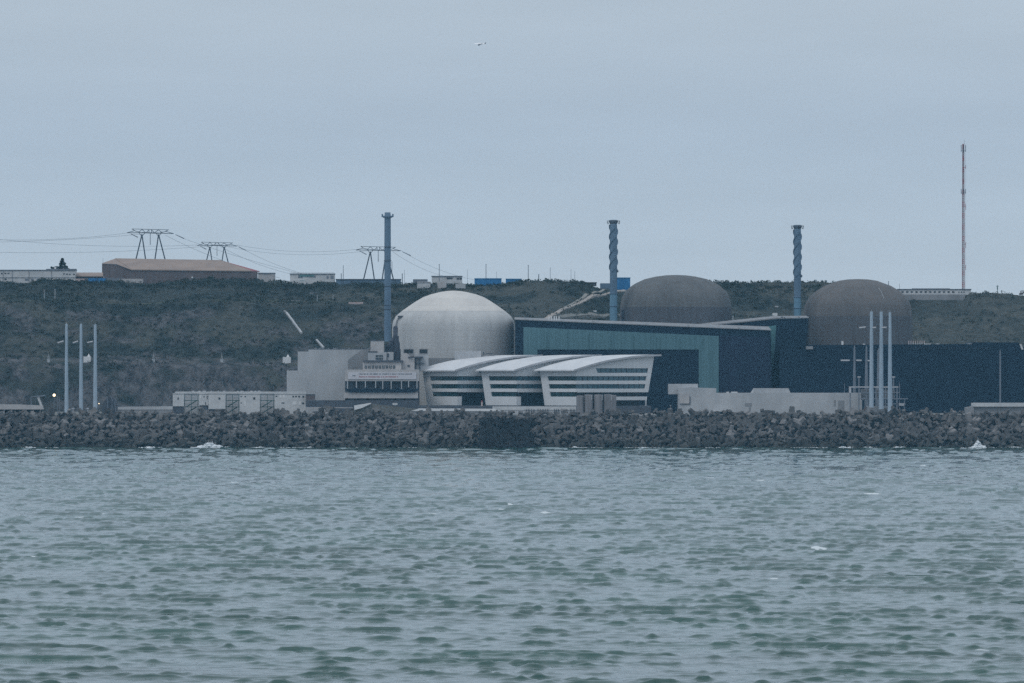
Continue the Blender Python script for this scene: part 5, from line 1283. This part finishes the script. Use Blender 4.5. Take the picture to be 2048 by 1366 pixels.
for a, b, s in (((368, 477.5, 3100), (700, 570, 2975), 6), ((330, 470, 3100), (560, 556, 2980), 8), ((474, 490, 3500), (720, 498, 3240), 10), ((449, 492, 3500), (738, 501, 3240), 14), ((474, 491, 3500), (640, 556, 2980), 8), ((440, 492, 3500), (600, 552, 2980), 8)):
    wire((a, b, s), 'thin dark cable strung between the pylons and the pale stacked cabins', g2, .07)
g3 = 'power cables right of the third pylon'
for a, b, s in (((800, 500, 3240), (950, 560, 2985), 8), ((785, 503, 3240), (905, 556, 2985), 8)):
    wire((a, b, s), 'thin dark cable dropping rightward from the pylon at the plain blue stack', g3, .06)

# aeroplane
Yj = 12000.0; p = P(960, 88, Yj); k = Yj/F
t = thing('aeroplane', 'small white aeroplane crossing the grey sky', 'aeroplane', p)
pr = [(-13, .1), (-11.5, 1.0), (-9, 1.8), (-4, 2.2), (5, 2.2), (9, 1.4), (12.5, .35)]
b = MB(); vs = []; n = 14
for xx, r in pr:
    for i in range(n): a_ = 2*math.pi*i/n; vs.append((p[0]+xx, p[1]+r*math.cos(a_), p[2]+r*math.sin(a_)+(.6 if xx > 9 else 0)))
b.add(vs, [(i*n+j, i*n+(j+1) % n, (i+1)*n+(j+1) % n, (i+1)*n+j) for i in range(len(pr)-1) for j in range(n)], sm=True); b.build('fuselage', M['plane_white'], t)
MB().extr([(p[0]-4, p[1]-1, p[2]-1.4), (p[0]+2, p[1]-1, p[2]-1.4), (p[0]+6, p[1]-13, p[2]-.2), (p[0]+4, p[1]-13, p[2]-.2)], (0, 0, .5)).build('wing', M['slate'], t)
MB().extr([(p[0]-4, p[1]+1, p[2]-1.4), (p[0]+2, p[1]+1, p[2]-1.4), (p[0]+6, p[1]+13, p[2]-.2), (p[0]+4, p[1]+13, p[2]-.2)], (0, 0, .5)).build('wing', M['slate'], t)
MB().extr([(p[0]+8.5, p[1]-.2, p[2]+1.4), (p[0]+12, p[1]-.2, p[2]+.9), (p[0]+13.4, p[1]-.2, p[2]+3.2), (p[0]+11.8, p[1]-.2, p[2]+3.2)], (0, .4, 0)).build('tail_fin', M['slate'], t)
MB().extr([(p[0]+10, p[1]-4, p[2]+1.0), (p[0]+12, p[1]-4, p[2]+1.0), (p[0]+12.5, p[1]+4, p[2]+1.0), (p[0]+10, p[1]+4, p[2]+1.0)], (0, 0, .3)).build('tailplane', M['slate'], t)
for s_ in (-1, 1): MB().tube((p[0]-4.5, p[1]+s_*5, p[2]-2.2), (p[0]-.5, p[1]+s_*5, p[2]-2.2), .9, .7, 10).build('engine', M['slate'], t)

# ---------------------------------------------------------------- haze
hz = MB().box(-2300, 2300, -60, 3860, -6, 185)
m = bpy.data.materials.new('haze'); m.use_nodes = True
n = m.node_tree.nodes; l = m.node_tree.links
n.remove(n['Principled BSDF'])
pv = n.new('ShaderNodeVolumePrincipled'); pv.inputs['Color'].default_value = (.34, .71, 1.0, 1); pv.inputs['Density'].default_value = 4.4e-5
l.new(pv.outputs[0], n['Material Output'].inputs['Volume'])
tag(hz.build('haze', m), 'thin blue sea haze over the whole bay', kind='stuff')
